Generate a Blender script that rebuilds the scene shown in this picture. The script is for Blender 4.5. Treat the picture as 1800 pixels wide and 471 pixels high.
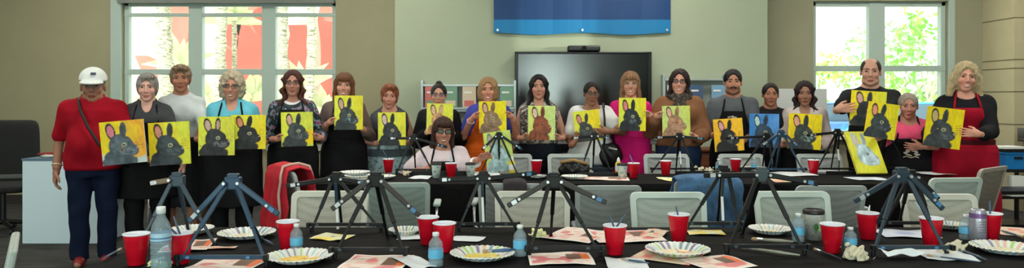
import bpy, bmesh, math, random
import numpy as np
from mathutils import Vector, Matrix, noise as mnoise
for o in list(bpy.data.objects): bpy.data.objects.remove(o)
SC = bpy.context.scene
COL = SC.collection
PI = math.pi
# ------------------------------------------------------------------ camera, world, lights, exposure
F, H, YH = 1300.0, 1.36, 174.0          # focal length in px of the 1800x471 frame, eye height, horizon row
cam = bpy.data.objects.new('camera', bpy.data.cameras.new('camera')); COL.objects.link(cam)
cam.location = (0, 0, H); cam.rotation_euler = (PI/2, 0, 0)
cam.data.sensor_width = 36; cam.data.lens = F*36/1800
cam.data.shift_y = -(235.5-YH)/1800; cam.data.clip_start = .05; cam.data.clip_end = 400
SC.camera = cam
SC.view_settings.view_transform = 'Standard'; SC.view_settings.look = 'None'
SC.view_settings.gamma = 1; SC.view_settings.use_curve_mapping = False
SC.view_settings.exposure = 0.0
w = bpy.data.worlds.new('world'); SC.world = w; w.use_nodes = True
bg = w.node_tree.nodes['Background']; bg.inputs[0].default_value = (.86, .95, 1, 1); bg.inputs[1].default_value = 3.0
def lamp(name, kind, loc, energy, color=(1,1,1), target=None, **kw):
    l = bpy.data.lights.new(name, kind); l.energy = energy; l.color = color
    for k_, v_ in kw.items(): setattr(l, k_, v_)
    o = bpy.data.objects.new(name, l); COL.objects.link(o); o.location = loc
    if target is not None: o.rotation_euler = (Vector(target)-Vector(loc)).to_track_quat('-Z', 'Y').to_euler()
    return o
lamp('sun', 'SUN', (0,-5,20), 9, (1,.95,.85), (3,6,6), angle=.01)
# area lamps stand in for unseen rear windows, wide left one added as fill
lamp('rear_window_fill', 'AREA', (1.0,-3.85,1.8), 180, (.80,1,.93), (1.0,9,1.8), shape='RECTANGLE', size=1.1, size_y=1.8)
lamp('rear_window_fill', 'AREA', (-4.2,-3.85,1.8), 190, (.85,1,.93), (-3.2,9,1.6), shape='RECTANGLE', size=2.6, size_y=1.8)
lamp('facade_reflection', 'SPOT', (14,1.5,2.6), 9000, (.95,1,.85), (.3,9.2,2.7), spot_size=.5, spot_blend=.1, shadow_soft_size=.04)
CEIL_FILLS = [(x, y) for x in (-5.0,-1.7,1.7,5.0) for y in (-1.0, 2.2, 5.2, 7.9)]  # unseen ceiling lamps added for brightness, farthest row lifts the back of the room
CEIL_E = {-1.0:25, 2.2:14, 5.2:40, 7.9:40}
for x, y in CEIL_FILLS:
    lamp('ceiling_fill', 'AREA', (x,y,3.52), CEIL_E[y], (1,.95,.84), (x,y,0), shape='RECTANGLE', size=1.1, size_y=.5)

# ------------------------------------------------------------------ helpers
def W(px, py, Y): return Vector(((px-900)*Y/F, Y, H-(py-YH)*Y/F))
def T(px, py, z=.74):
    Y = F*(H-z)/(py-YH); return Vector(((px-900)*Y/F, Y, z))
def S2Y(s): return F/s
def lin(c):
    r = []
    for v in c[:3]:
        v = v/255.0; r.append(v/12.92 if v <= .04045 else ((v+.055)/1.055)**2.4)
    return tuple(r)
_mats = {}
def mat(name, c, rough=.6, metal=0, var=.0, scale=20, bump=0, bscale=60, emis=0, spec=.4, sheen=0, coat=0, stretch=None):
    key = (name, tuple(c), rough, metal)
    if key in _mats: return _mats[key]
    m = bpy.data.materials.new(name); m.use_nodes = True; nt = m.node_tree; b = nt.nodes['Principled BSDF']
    col = lin(c); b.inputs['Base Color'].default_value = (*col, 1); b.inputs['Roughness'].default_value = rough
    b.inputs['Metallic'].default_value = metal; b.inputs['Specular IOR Level'].default_value = spec
    b.inputs['Sheen Weight'].default_value = sheen; b.inputs['Coat Weight'].default_value = coat
    if emis: b.inputs['Emission Color'].default_value = (*col,1); b.inputs['Emission Strength'].default_value = emis
    if var or bump:
        tc = nt.nodes.new('ShaderNodeTexCoord'); src = tc.outputs['Object']
        if stretch:
            mp = nt.nodes.new('ShaderNodeMapping'); mp.inputs['Scale'].default_value = stretch
            nt.links.new(src, mp.inputs[0]); src = mp.outputs[0]
        if var:
            n = nt.nodes.new('ShaderNodeTexNoise'); n.inputs['Scale'].default_value = scale; n.inputs['Detail'].default_value = 4
            nt.links.new(src, n.inputs['Vector'])
            r = nt.nodes.new('ShaderNodeValToRGB'); r.color_ramp.elements[0].position = .3; r.color_ramp.elements[1].position = .7
            r.color_ramp.elements[0].color = (*[v*(1-var) for v in col],1); r.color_ramp.elements[1].color = (*[min(1,v*(1+var)) for v in col],1)
            nt.links.new(n.outputs[0], r.inputs[0]); nt.links.new(r.outputs[0], b.inputs['Base Color'])
        if bump:
            n2 = nt.nodes.new('ShaderNodeTexNoise'); n2.inputs['Scale'].default_value = bscale
            nt.links.new(src, n2.inputs['Vector'])
            bp = nt.nodes.new('ShaderNodeBump'); bp.inputs['Strength'].default_value = bump; bp.inputs['Distance'].default_value = .01
            nt.links.new(n2.outputs[0], bp.inputs['Height']); nt.links.new(bp.outputs[0], b.inputs['Normal'])
    _mats[key] = m; return m
def ramp_mat(name, stops, scale=30, rough=.8, kind='noise', detail=2, stretch=(1,1,1)):
    m = bpy.data.materials.new(name); m.use_nodes = True; nt = m.node_tree; b = nt.nodes['Principled BSDF']
    tc = nt.nodes.new('ShaderNodeTexCoord'); mp = nt.nodes.new('ShaderNodeMapping'); mp.inputs['Scale'].default_value = stretch
    nt.links.new(tc.outputs['Object'], mp.inputs[0])
    if kind == 'noise':
        n = nt.nodes.new('ShaderNodeTexNoise'); n.inputs['Detail'].default_value = detail
    else:
        n = nt.nodes.new('ShaderNodeTexVoronoi')
    n.inputs['Scale'].default_value = scale; nt.links.new(mp.outputs[0], n.inputs['Vector'])
    r = nt.nodes.new('ShaderNodeValToRGB'); r.color_ramp.interpolation = 'CONSTANT'
    while len(r.color_ramp.elements) < len(stops): r.color_ramp.elements.new(.5)
    for e, (p, c) in zip(r.color_ramp.elements, stops): e.position = p; e.color = (*lin(c), 1)
    nt.links.new(n.outputs[0], r.inputs[0]); nt.links.new(r.outputs[0], b.inputs['Base Color']); b.inputs['Roughness'].default_value = rough
    return m
def attr_mat(name, rough=.6, spec=.3, sss=0, bump=0):
    key = ('attr', name)
    if key in _mats: return _mats[key]
    m = bpy.data.materials.new(name); m.use_nodes = True; nt = m.node_tree; b = nt.nodes['Principled BSDF']
    a = nt.nodes.new('ShaderNodeVertexColor'); a.layer_name = 'Col'; nt.links.new(a.outputs[0], b.inputs['Base Color'])
    b.inputs['Roughness'].default_value = rough; b.inputs['Specular IOR Level'].default_value = spec
    if bump:
        n2 = nt.nodes.new('ShaderNodeTexNoise'); n2.inputs['Scale'].default_value = 150
        tc = nt.nodes.new('ShaderNodeTexCoord'); nt.links.new(tc.outputs['Object'], n2.inputs['Vector'])
        bp = nt.nodes.new('ShaderNodeBump'); bp.inputs['Strength'].default_value = bump; bp.inputs['Distance'].default_value = .003
        nt.links.new(n2.outputs[0], bp.inputs['Height']); nt.links.new(bp.outputs[0], b.inputs['Normal'])
    _mats[key] = m; return m
def glass_mat(name, tint=(255,255,255), clear=.8, rough=.05):
    key = ('glass', name)
    if key in _mats: return _mats[key]
    m = bpy.data.materials.new(name); m.use_nodes = True; nt = m.node_tree; nt.nodes.remove(nt.nodes['Principled BSDF'])
    t = nt.nodes.new('ShaderNodeBsdfTransparent'); t.inputs[0].default_value = (*lin(tint),1)
    g = nt.nodes.new('ShaderNodeBsdfPrincipled'); g.inputs['Base Color'].default_value = (*lin(tint),1); g.inputs['Roughness'].default_value = rough
    mx = nt.nodes.new('ShaderNodeMixShader'); mx.inputs[0].default_value = 1-clear
    nt.links.new(t.outputs[0], mx.inputs[1]); nt.links.new(g.outputs[0], mx.inputs[2]); nt.links.new(mx.outputs[0], nt.nodes['Material Output'].inputs[0])
    _mats[key] = m; return m
def tag(o, label=None, cat=None, group=None, kind=None):
    if label: o['label'] = label
    if cat: o['category'] = cat
    if group: o['group'] = group
    if kind: o['kind'] = kind
    return o
def thing(name, label, cat, loc=(0,0,0), rz=0, group=None):
    o = bpy.data.objects.new(name, None); COL.objects.link(o); o.empty_display_size = .1
    o.location = loc; o.rotation_euler = (0,0,rz); return tag(o, label, cat, group)
def mesh_obj(name, verts, faces, mats, parent=None, smooth=False, midx=None, cols=None, bevel=0, loc=None):
    me = bpy.data.meshes.new(name); me.from_pydata([tuple(v) for v in verts] if not isinstance(verts, np.ndarray) else verts.tolist(), [], faces if isinstance(faces, list) else faces.tolist())
    for m in (mats if isinstance(mats, (list,tuple)) else [mats]): me.materials.append(m)
    if midx is not None: me.polygons.foreach_set('material_index', midx)
    if smooth: me.polygons.foreach_set('use_smooth', [True]*len(me.polygons))
    if cols is not None:
        a = me.color_attributes.new('Col', 'FLOAT_COLOR', 'POINT')
        c = np.ones((len(me.vertices),4), np.float32); c[:,:3] = cols; a.data.foreach_set('color', c.ravel())
    me.update(); o = bpy.data.objects.new(name, me); COL.objects.link(o)
    if parent: o.parent = parent
    if loc is not None: o.location = loc
    if bevel:
        b = o.modifiers.new('bevel', 'BEVEL'); b.width = bevel; b.segments = 2; b.limit_method = 'ANGLE'
    return o
class MB:
    def __init__(s): s.v = []; s.f = []; s.m = []
    def add(s, vs, fs, m=0):
        n = len(s.v); s.v += [Vector(v) for v in vs]; s.f += [[i+n for i in f] for f in fs]; s.m += [m]*len(fs); return s
    def box(s, c, d, R=None, m=0):
        R = R or Matrix.Identity(3); c = Vector(c)
        vs = [c + R @ Vector((x*d[0]/2, y*d[1]/2, z*d[2]/2)) for x in (-1,1) for y in (-1,1) for z in (-1,1)]
        return s.add(vs, [(0,1,3,2),(4,6,7,5),(0,4,5,1),(2,3,7,6),(0,2,6,4),(1,5,7,3)], m)
    def bb(s, x0,x1,y0,y1,z0,z1, m=0): return s.box(((x0+x1)/2,(y0+y1)/2,(z0+z1)/2), (abs(x1-x0),abs(y1-y0),abs(z1-z0)), None, m)
    def bar(s, a, b, wd, dp, up=(0,1,0), m=0):
        a, b = Vector(a), Vector(b); d = (b-a); L = d.length; z = d.normalized(); u = Vector(up)
        x = u.cross(z)
        if x.length < 1e-4: x = Vector((1,0,0)).cross(z)
        x.normalize(); y = z.cross(x)
        R = Matrix((x,y,z)).transposed(); return s.box((a+b)/2, (wd, dp, L), R, m)
    def tube(s, pts, rad, n=8, m=0, closed=False, cap=True):
        pts = [Vector(p) for p in pts]; N = len(pts); rad = rad if isinstance(rad, (list,tuple)) else [rad]*N
        rings = []; px = None
        for i, p in enumerate(pts):
            a = pts[(i-1)%N] if (closed or i) else p; b = pts[(i+1)%N] if (closed or i < N-1) else p
            t = (b-a).normalized()
            if px is None:
                px = t.cross(Vector((0,0,1)));
                if px.length < .1: px = t.cross(Vector((0,1,0)))
            px = (px - t*px.dot(t)).normalized(); q = t.cross(px)
            rings.append([p + (px*math.cos(2*PI*j/n)+q*math.sin(2*PI*j/n))*rad[i] for j in range(n)])
        vs = [v for r in rings for v in r]; fs = []
        for i in range(N if closed else N-1):
            k = (i+1) % N
            for j in range(n): fs.append((i*n+j, i*n+(j+1)%n, k*n+(j+1)%n, k*n+j))
        if cap and not closed: fs += [tuple(range(n))[::-1], tuple((N-1)*n+j for j in range(n))]
        return s.add(vs, fs, m)
    def lathe(s, prof, n=24, c=(0,0,0), m=0, ms=None, wob=None):
        c = Vector(c); vs = []
        for r, z in prof:
            for j in range(n):
                a = 2*PI*j/n; rr = r*(1+(wob(a,z) if wob else 0)); vs.append(c+Vector((rr*math.cos(a), rr*math.sin(a), z)))
        for i in range(len(prof)-1):
            fs = [(i*n+j, i*n+(j+1)%n, (i+1)*n+(j+1)%n, (i+1)*n+j) for j in range(n)]
            if i == 0: base = len(s.v); s.v += vs
            s.f += [[q+base for q in f] for f in fs]; s.m += [ms[i] if ms else m]*len(fs)
        return s
    def build(s, name, mats, parent=None, smooth=False, bevel=0, loc=None):
        return mesh_obj(name, s.v, s.f, mats, parent, smooth, s.m, None, bevel, loc)
def structure(o, label=None):
    o['kind'] = 'structure'
    if label: o['label'] = label
    return o
# ---- signed distance modelling
def grid(lo, hi, h):
    ax = [np.arange(lo[i], hi[i]+h, h, dtype=np.float32) for i in range(3)]
    return ax[0][:,None,None], ax[1][None,:,None], ax[2][None,None,:]
def seg(P, a, b, ra, rb):
    ax_, ay, az = a; bx, by, bz = b[0]-a[0], b[1]-a[1], b[2]-a[2]; L = bx*bx+by*by+bz*bz+1e-9
    x, y, z = P[0]-ax_, P[1]-ay, P[2]-az
    t = np.clip((x*bx+y*by+z*bz)/L, 0, 1)
    return np.sqrt((x-t*bx)**2+(y-t*by)**2+(z-t*bz)**2)-(ra+(rb-ra)*t)
def ell(P, c, r):
    x, y, z = P[0]-c[0], P[1]-c[1], P[2]-c[2]
    k0 = np.sqrt((x/r[0])**2+(y/r[1])**2+(z/r[2])**2); k1 = np.sqrt((x/r[0]**2)**2+(y/r[1]**2)**2+(z/r[2]**2)**2)+1e-6
    return k0*(k0-1)/k1
def smin(a, b, k):
    h = np.clip(.5+.5*(b-a)/k, 0, 1); return b*(1-h)+a*h-k*h*(1-h)
def smax(a, b, k): return -smin(-a, -b, k)
def nets(D, P, h):
    D = np.ascontiguousarray(D); nx, ny, nz = D.shape; ins = D < 0
    c = ins[:-1,:-1,:-1].astype(np.int8)
    tot = np.zeros_like(c)
    for i in (0,1):
        for j in (0,1):
            for k in (0,1): tot += ins[i:nx-1+i, j:ny-1+j, k:nz-1+k]
    I, J, K = np.nonzero((tot > 0) & (tot < 8))
    idx = -np.ones((nx-1,ny-1,nz-1), np.int64); idx[I,J,K] = np.arange(len(I))
    acc = np.zeros((len(I),3)); cnt = np.zeros(len(I))
    for axis in range(3):
        o1, o2 = [q for q in range(3) if q != axis]
        for a in (0,1):
            for b in (0,1):
                off = [0,0,0]; off[o1] = a; off[o2] = b; off2 = list(off); off2[axis] = 1
                d0 = D[I+off[0], J+off[1], K+off[2]]; d1 = D[I+off2[0], J+off2[1], K+off2[2]]
                m = (d0 < 0) != (d1 < 0); t = np.where(m, d0/np.where(m, d0-d1, 1), 0)
                p = np.tile(np.array(off, float), (len(I),1)); p[:,axis] += t
                acc[m] += p[m]; cnt[m] += 1
    v = (np.stack([I,J,K],1) + acc/np.maximum(cnt,1)[:,None])*h + np.array([P[0].flat[0], P[1].flat[0], P[2].flat[0]])
    fs = []
    for axis in range(3):
        sl0 = [slice(1,-1)]*3; sl1 = [slice(1,-1)]*3; sl0[axis] = slice(0,-1); sl1[axis] = slice(1,None)
        A = ins[tuple(sl0)]; B = ins[tuple(sl1)]; i, j, k = np.nonzero(A != B)
        e = [i+1, j+1, k+1]; e[axis] = e[axis]-1
        o1, o2 = [(1,2),(2,0),(0,1)][axis]
        def cell(d1, d2):
            q = [e[0].copy(), e[1].copy(), e[2].copy()]; q[o1] -= d1; q[o2] -= d2; return idx[q[0],q[1],q[2]]
        Q = np.stack([cell(1,1), cell(0,1), cell(0,0), cell(1,0)], 1)
        flip = ~A[i,j,k]; Q[flip] = Q[flip][:, ::-1]; fs.append(Q)
    Q = np.concatenate(fs); return v, Q[(Q >= 0).all(1)]
# ------------------------------------------------------------------ the room
SAGE = mat('wall_sage', (158,168,146), .85, var=.03, scale=3, bump=.08, bscale=120)  # base tone is set separately for each wall section
OLIVE = mat('wall_olive', (152,148,120), .85, var=.03, scale=3, bump=.08, bscale=120)
BROWN = mat('wall_taupe', (147,145,121), .85, var=.03, scale=3, bump=.08, bscale=120)
BLOCKM = mat('block_pillar_paint', (186,178,146), .85, var=.04, scale=6, bump=.3, bscale=40)
CEILM = mat('ceiling_white', (205,203,190), .9)
CARPET = mat('charcoal_carpet', (56,56,55), .95, var=.4, scale=3.5, bump=.6, bscale=300, stretch=(1,3,1))
DARK = mat('dark_baseboard', (48,42,38), .6)
FRAME = mat('window_frame_paint', (168,186,178), .5)
WHITE = mat('white_paint', (225,228,225), .5)
GLASS = glass_mat('window_glass', (250,255,252), .94)
def struct(name, mb, m, **k): return structure(mb.build(name, m, **k))
YB, YC = 9.6, 9.2
struct('floor', MB().bb(-8,7.2,-4.2,10,-.1,0), CARPET)
struct('ceiling', MB().bb(-8,7.2,-4.2,10,3.6,3.7), CEILM)
def px2x(px, Y): return (px-900)*Y/F
# left back wall with window opening
LX0, LX1 = px2x(214,YB), px2x(590,YB); LZ0, LZ1 = 1.36-(240-174)*YB/F, 1.36+(174-2)*YB/F
XC0, XC1 = px2x(694,YC), px2x(1349,YC)
m = MB(); m.bb(-8,LX0,YB,YB+.25,0,3.6); m.bb(LX1,XC0+.1,YB,YB+.25,0,3.6); m.bb(LX0,LX1,YB,YB+.25,0,LZ0); m.bb(LX0,LX1,YB,YB+.25,LZ1,3.6)
struct('wall_back_left', m, OLIVE)
struct('wall_back', MB().bb(XC0,XC1,YC,YB+.25,0,3.6), SAGE)
RX0, RX1 = px2x(1430,YB), px2x(1667,YB); RZ0, RZ1 = 1.36-(238-174)*YB/F, 1.36+(174-2)*YB/F
m = MB(); m.bb(XC1-.1,RX0,YB,YB+.25,0,3.6); m.bb(RX1,7.2,YB,YB+.25,0,3.6); m.bb(RX0,RX1,YB,YB+.25,0,RZ0); m.bb(RX0,RX1,YB,YB+.25,RZ1,3.6)
struct('wall_back_right', m, BROWN)
PX = px2x(1727, YB); PY = PX*F/(1783-900)
m = MB(); m.bb(PX,7.0,PY,YB,0,3.6)
pil = m.build('wall_pillar', BLOCKM); structure(pil)
g = MB()
for z in (.25,.65,1.05,1.45,H+(174-121)*9.2/F,H+(174-106)*9.2/F,2.35,2.75,3.15): g.bb(PX-.003,7.0,PY-.003,PY+.01,z-.006,z+.006); g.bb(PX-.003,PX+.01,PY,YB,z-.006,z+.006)
g.build('mortar_joint', mat('mortar', (120,108,82), .9), pil)
struct('wall_left', MB().bb(-8.2,-8,-4.2,10,0,3.7), OLIVE)
m = MB(); oz0 = 2.28; m.bb(7.0,7.2,-4.2,5.25,0,3.7); m.bb(7.0,7.2,5.64,10,0,3.7); m.bb(7.0,7.2,5.25,5.64,0,oz0)  # unseen slit shaped to cut the spot into the back wall's light patch
struct('wall_right', m, BROWN)
struct('wall_rear', MB().bb(-8.2,7.2,-4.4,-4.2,0,3.7), SAGE)
m = MB(); m.bb(-8,LX1+1.3,YB-.02,YB,0,.12); struct('baseboard_left', m, DARK)
struct('baseboard_center', MB().bb(XC0,XC1,YC-.02,YC,0,.12), DARK)
struct('baseboard_right', MB().bb(XC1,PX,YB-.02,YB,0,.12), DARK)
def window(name, x0, x1, z0, z1, mull, rails, fw=.06):
    root = structure(thing(name, 'painted frame window', 'window', ((x0+x1)/2, YB+.1, z0))); root['category'] = 'window'
    cx = (x0+x1)/2; f = MB(); a, b = x0-cx, x1-cx; hh = z1-z0
    f.bb(a,a+fw,-.04,.04,0,hh); f.bb(b-fw,b,-.04,.04,0,hh); f.bb(a,b,-.04,.04,0,fw); f.bb(a,b,-.04,.04,hh-fw,hh)
    f.build('window_frame', FRAME, root, bevel=.008)
    edges = [a+fw*.5]
    for (m0, m1) in mull:
        mm = MB(); mm.bb(m0-cx,m1-cx,-.05,.05,0,hh); mm.build('mullion', FRAME, root, bevel=.006); edges += [m0-cx, m1-cx]
    edges.append(b-fw*.5)
    for (r0, r1) in rails: MB().bb(a,b,-.045,.045,r0-z0,r1-z0).build('rail', FRAME, root, bevel=.006)
    for i in range(0, len(edges), 2): MB().bb(edges[i],edges[i+1],-.004,.004,.03,hh-.03).build('pane', GLASS, root)
    MB().bb(a-.03,b+.03,-.22,-.03,-.05,0).build('window_sill', WHITE, root, bevel=.008)
    return root
zz = lambda py: H-(py-174)*YB/F
X_ = lambda px: px2x(px, YB+.05)
wl = window('window_1', LX0, LX1, LZ0, LZ1, [(X_(331),X_(355)),(X_(460),X_(484))], [(zz(131),zz(121)),(zz(28),zz(22))])
MB().bb(-1.42,1.38,-.16,-.09,LZ1-LZ0-.03,LZ1-LZ0+.12).build('roller_shade', mat('shade_grey',(120,125,120),.7), wl)
window('window_2', RX0, RX1, RZ0, RZ1, [(X_(1528),X_(1556))], [(zz(125),zz(115))])
# casing that lines the openings
m = MB(); m.bb(px2x(196,YB),LX0,YB-.025,YB,LZ0-.06,LZ1+.05); struct('trim_1', m, FRAME)
m = MB(); m.bb(RX1,px2x(1677,YB),YB-.02,YB,RZ0-.05,RZ1+.05); struct('trim_2', m, FRAME)
struct('trim_3', MB().bb(px2x(470,YB),px2x(660,YB),YB-.04,YB,LZ0-.18,LZ0-.1), WHITE)
for x, y in CEIL_FILLS:  # unseen panels added to house the fill lamps
    t = thing('added_ceiling_panel', 'added rectangular ceiling light panel, unseen overhead', 'light', (x,y,3.6), 0, 'added ceiling light panels')
    f = MB(); f.bb(-.6,.6,-.3,-.27,-.05,0); f.bb(-.6,.6,.27,.3,-.05,0); f.bb(-.6,-.57,-.3,.3,-.05,0); f.bb(.57,.6,-.3,.3,-.05,0); f.build('frame', WHITE, t)
    MB().bb(-.57,.57,-.27,.27,-.03,-.02).build('diffuser', mat('diffuser',(255,250,235),.5,emis=3), t)
# ------------------------------------------------------------------ outside
struct('ground', MB().bb(-40,60,9.9,90,-.35,-.25), mat('sunlit_paving', (235,228,210), .9, var=.06, scale=1))
CORAL = mat('coral_stucco', (204,106,94), .9, var=.12, scale=2)
CREAM = mat('blown_out_wall', (240,236,225), .9)  # overexposed white between the coral areas put into the wall colour
t = thing('building', 'coral stucco building with blown-out pale areas across the walk outside the left window', 'building', (-5.5,17,-.25))
MB().bb(-9,6,0,3,0,7).build('wall', CREAM, t)
def ob(px, Y): return (px-900)*Y/F+5.5
for a, b, z0, z1 in ((246,282,.2,2.6),(300,334,.3,6.5),(392,425,.3,4.6),(418,466,.4,6.5),(508,549,.2,3.3),(566,640,0,6)):
    rr = random.Random(a); N = 14; L = []; R_ = []
    for i in range(N+1):
        q = i/N; z = z0+(z1-z0)*q
        L.append((ob(a,17)+rr.uniform(-.05,.16)*math.sin(q*9+a), z)); R_.append((ob(b,17)+rr.uniform(-.16,.05)*math.cos(q*8+a), z))
    out = L+R_[::-1]; mb = MB(); n = len(out)
    mb.add([(x,-.12,z) for x,z in out]+[(x,0,z) for x,z in out], [tuple(range(n)),]+[(i,(i+1)%n,n+(i+1)%n,n+i) for i in range(n)])
    mb.build('coral_panel', CORAL, t)
PALM = ramp_mat('palm_trunk_bark', [(0,(120,118,95)),(.42,(205,200,180)),(.5,(150,150,120)),(.58,(225,222,205))], 9, .9, stretch=(1,1,5))
LEAFW = mat('pale_sunlit_leaf', (225,230,190), .6, var=.15, scale=8)  # overexposed fronds, their glare put into the pale leaf colour
def palm(px, Y, r, lab, ht=6):
    t = thing('palm_tree', lab, 'tree', ((px-900)*Y/F, Y, -.25)); rr = random.Random(px)
    pts = [(math.sin(i*.3+px)*.04, 0, i*ht/30) for i in range(31)]
    MB().tube(pts, [r*(1.15 if i % 2 else .95) for i in range(31)], 12).build('trunk', PALM, t, smooth=True)
    mb = MB()
    for k in range(12):
        a = k*2*PI/12; pp = [Vector((math.cos(a)*q*2.0, math.sin(a)*q*2.0, ht+.9*math.sin(q*2.6)-.6*q)) for q in np.linspace(0,1,8)]
        for i in range(1,8):
            d = (pp[i]-pp[i-1]).normalized(); sd = d.cross(Vector((0,0,1))).normalized()
            for sg in (-1,1): mb.add([pp[i-1], pp[i], pp[i]+sd*sg*.35+Vector((0,0,-.25)), pp[i-1]+sd*sg*.3+Vector((0,0,-.25))], [(0,1,2,3)])
    mb.build('frond', mat('palm_frond', (150,175,80), .5), t)
for px_, r_, lb in ((288,.13,'palm tree with ringed grey trunk seen through the left pane'),(391,.09,'slim palm tree outside the middle pane of the left window'),(497,.12,'palm tree at the left edge of the right pane of the left window'),(544,.08,'thinnest palm tree, beside the coral wall outside the left window')):
    palm(px_, 13.2, r_, lb)
def agave(px, Y, z, n, L, lab, seed):
    t = thing('spiky_plant', lab, 'plant', ((px-900)*Y/F, Y, -.25)); rr = random.Random(seed); mb = MB()
    MB().tube([(0,0,0),(0,0,z)], .05, 8).build('stem', PALM, t)
    for k in range(n):
        a = 2*PI*k/n+rr.uniform(-.2,.2); e = rr.uniform(.15,1.3); ll = L*rr.uniform(.6,1.1)
        d = Vector((math.cos(a)*math.cos(e), math.sin(a)*math.cos(e), math.sin(e))); sd = d.cross(Vector((0,1,.1))).normalized()
        p = [Vector((0,0,z))+d*ll*q+Vector((0,0,-.3*ll*q*q)) for q in (0,.3,.6,1)]; wd = (.05,.1,.08,.005)
        vs = [];
        for q, ww in zip(p, wd): vs += [q-sd*ww, q+sd*ww, q+Vector((0,.015,.01))]
        for i in range(3): mb.add(vs[i*3:i*3+6], [(0,1,4,3),(1,2,5,4),(2,0,3,5)])
    mb.build('leaf_rosette', LEAFW, t)
for i, (px_, z, n, L, lb) in enumerate(((240,1.4,16,1.0,'pale spiky plant low at the left pane'),(318,2.2,18,1.1,'tall pale spiky plant beside the ringed palm'),(372,1.2,18,1.1,'low pale spiky plant in the middle pane'),(440,1.6,20,.9,'pale spiky plant in front of the widest coral panel'),(412,3.2,18,.8,'highest pale spiky plant of the middle pane'),(530,1.8,18,1.0,'pale spiky plant in the right pane of the left window'),(572,1.3,16,.9,'pale spiky plant at the right edge of the left window'))):
    agave(px_, 14.2+.25*i, z, n, L, lb, i)
GREENS = [mat('leaf_green_%s'%q, c, .6) for q, c in (('bright',(120,185,60)),('yellow',(205,215,100)),('pale',(150,195,130)))]
def tree(px, Y, zc, R, n, lab, mi, seed, name='leafy_tree', cat='tree', flat=1):
    t = thing(name, lab, cat, ((px-900)*Y/F, Y, -.25)); rr = random.Random(seed); mb = MB()
    tb = MB(); tb.tube([(0,0,0),(.05,0,zc*.5),(0,0,zc)], [.12,.09,.05], 8)
    for k in range(5):
        a = rr.uniform(0,6.28); tb.tube([(0,0,zc*.55),(math.cos(a)*R*.6, math.sin(a)*R*.6, zc+rr.uniform(-.3,.5)*R)], [.05,.02], 6)
    tb.build('trunk', mat('bark_pale',(170,165,150),.9), t)
    cl = [Vector((rr.uniform(-1,1)*R*.75, rr.uniform(-1,1)*R*.6, zc+rr.uniform(-.8,.8)*R*flat)) for _ in range(9)]
    for k in range(n):
        c = rr.choice(cl); d = Vector((rr.gauss(0,1),rr.gauss(0,1),rr.gauss(0,1))).normalized()*R*.38*rr.random()**.4
        p = c+d; u = Vector((rr.gauss(0,1),rr.gauss(0,1),rr.gauss(0,1))).normalized(); v = u.cross(Vector((rr.gauss(0,1),1,rr.gauss(0,1)))).normalized(); l = R*.075
        mb.add([p-u*l, p-v*l*.5, p+u*l, p+v*l*.5], [(0,1,2,3)])
    mb.build('foliage', GREENS[mi], t)
tree(1448, 24, 1.7, 1.3, 420, 'bright green leafy tree low behind the left pane of the right window', 0, 1)
tree(1497, 27, 1.3, 1.8, 520, 'yellow green bushy tree beside the parked cars', 1, 2)
tree(1545, 32, 3.2, 1.8, 260, 'pale tree with thin crown behind the window mullion', 2, 3)
tree(1590, 26, 2.4, 1.9, 420, 'green tree left of centre in the far right pane', 2, 4)
tree(1632, 24, 2.6, 1.8, 520, 'densest green tree filling the far right pane', 0, 5)
tree(1470, 17, .3, 1.0, 500, 'yellow green shrub just outside below the right window', 1, 6, 'shrub', 'shrub', .35)
def car(px, Y, c, lab, rz):
    t = thing('car', lab, 'car', ((px-900)*Y/F, Y, -.25), rz); M_ = mat('car_paint', c, .25, .2, coat=.6)
    def prism(pr, y0, y1):
        n = len(pr); return MB().add([(x,y0,z) for x,z in pr]+[(x,y1,z) for x,z in pr], [tuple(range(n)), tuple(range(n,2*n))[::-1]]+[(i,n+i,n+(i+1)%n,(i+1)%n) for i in range(n)])
    prism([(-2.2,.3),(-2.25,.75),(-1.9,.95),(-1.1,1.0),(1.2,1.0),(2.1,.85),(2.25,.6),(2.2,.3)],-.85,.85).build('body', M_, t, bevel=.06)
    prism([(-1.6,.98),(-1.0,1.45),(.5,1.48),(1.25,1.0)],-.72,.72).build('cabin_windows', mat('car_glass',(60,80,95),.08), t, bevel=.04)
    prism([(-1.0,1.45),(-.8,1.52),(.35,1.53),(.5,1.47)],-.7,.7).build('roof', M_, t, bevel=.03)
    for x in (-1.4,1.4):
        for y in (-.86,.86): MB().tube([(x,y-.1,.33),(x,y+.1,.33)], .33, 20).build('wheel', mat('tyre',(30,30,32),.8), t)
car(1462, 21, (70,110,150), 'blue car parked outside, left pane of the right window', .2)
car(1612, 20, (40,130,190), 'bright blue car outside behind the short older woman', -.1)
car(1560, 25, (225,228,230), 'white car parked farther off outside the right window', .1)
# ------------------------------------------------------------------ wall things
t = thing('banner', 'large blue banner with light blue stripe pinned high on back wall', 'banner', W(1022,58,YC-.03))
bx0, bx1 = (px2x(868,YC)-t.location.x), (px2x(1178,YC)-t.location.x); 
def sheet(x0,x1,z0,z1,yo):
    N = 24; vs = []; fs = []
    for i in range(N+1):
        x = x0+(x1-x0)*i/N; sag = .012*math.cos(i/N*PI*4)-.01; yy = yo-.012*abs(math.sin(i/N*PI*6))
        vs += [(x,yy,z0+(sag if z0 < .01 else 0)),(x,yy,z1)]
    for i in range(N): fs.append((2*i,2*i+2,2*i+3,2*i+1))
    return vs, fs
o = MB().add(*sheet(bx0,bx1,.165,1.5,0)).build('banner_field', mat('banner_navy', (14,60,112), .55, var=.08, scale=1), t); so = o.modifiers.new('s','SOLIDIFY'); so.thickness = .003
o = MB().add(*sheet(bx0,bx1,0,.165,0)).build('banner_stripe', mat('banner_cyan', (8,116,172), .55), t); so = o.modifiers.new('s','SOLIDIFY'); so.thickness = .003
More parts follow.
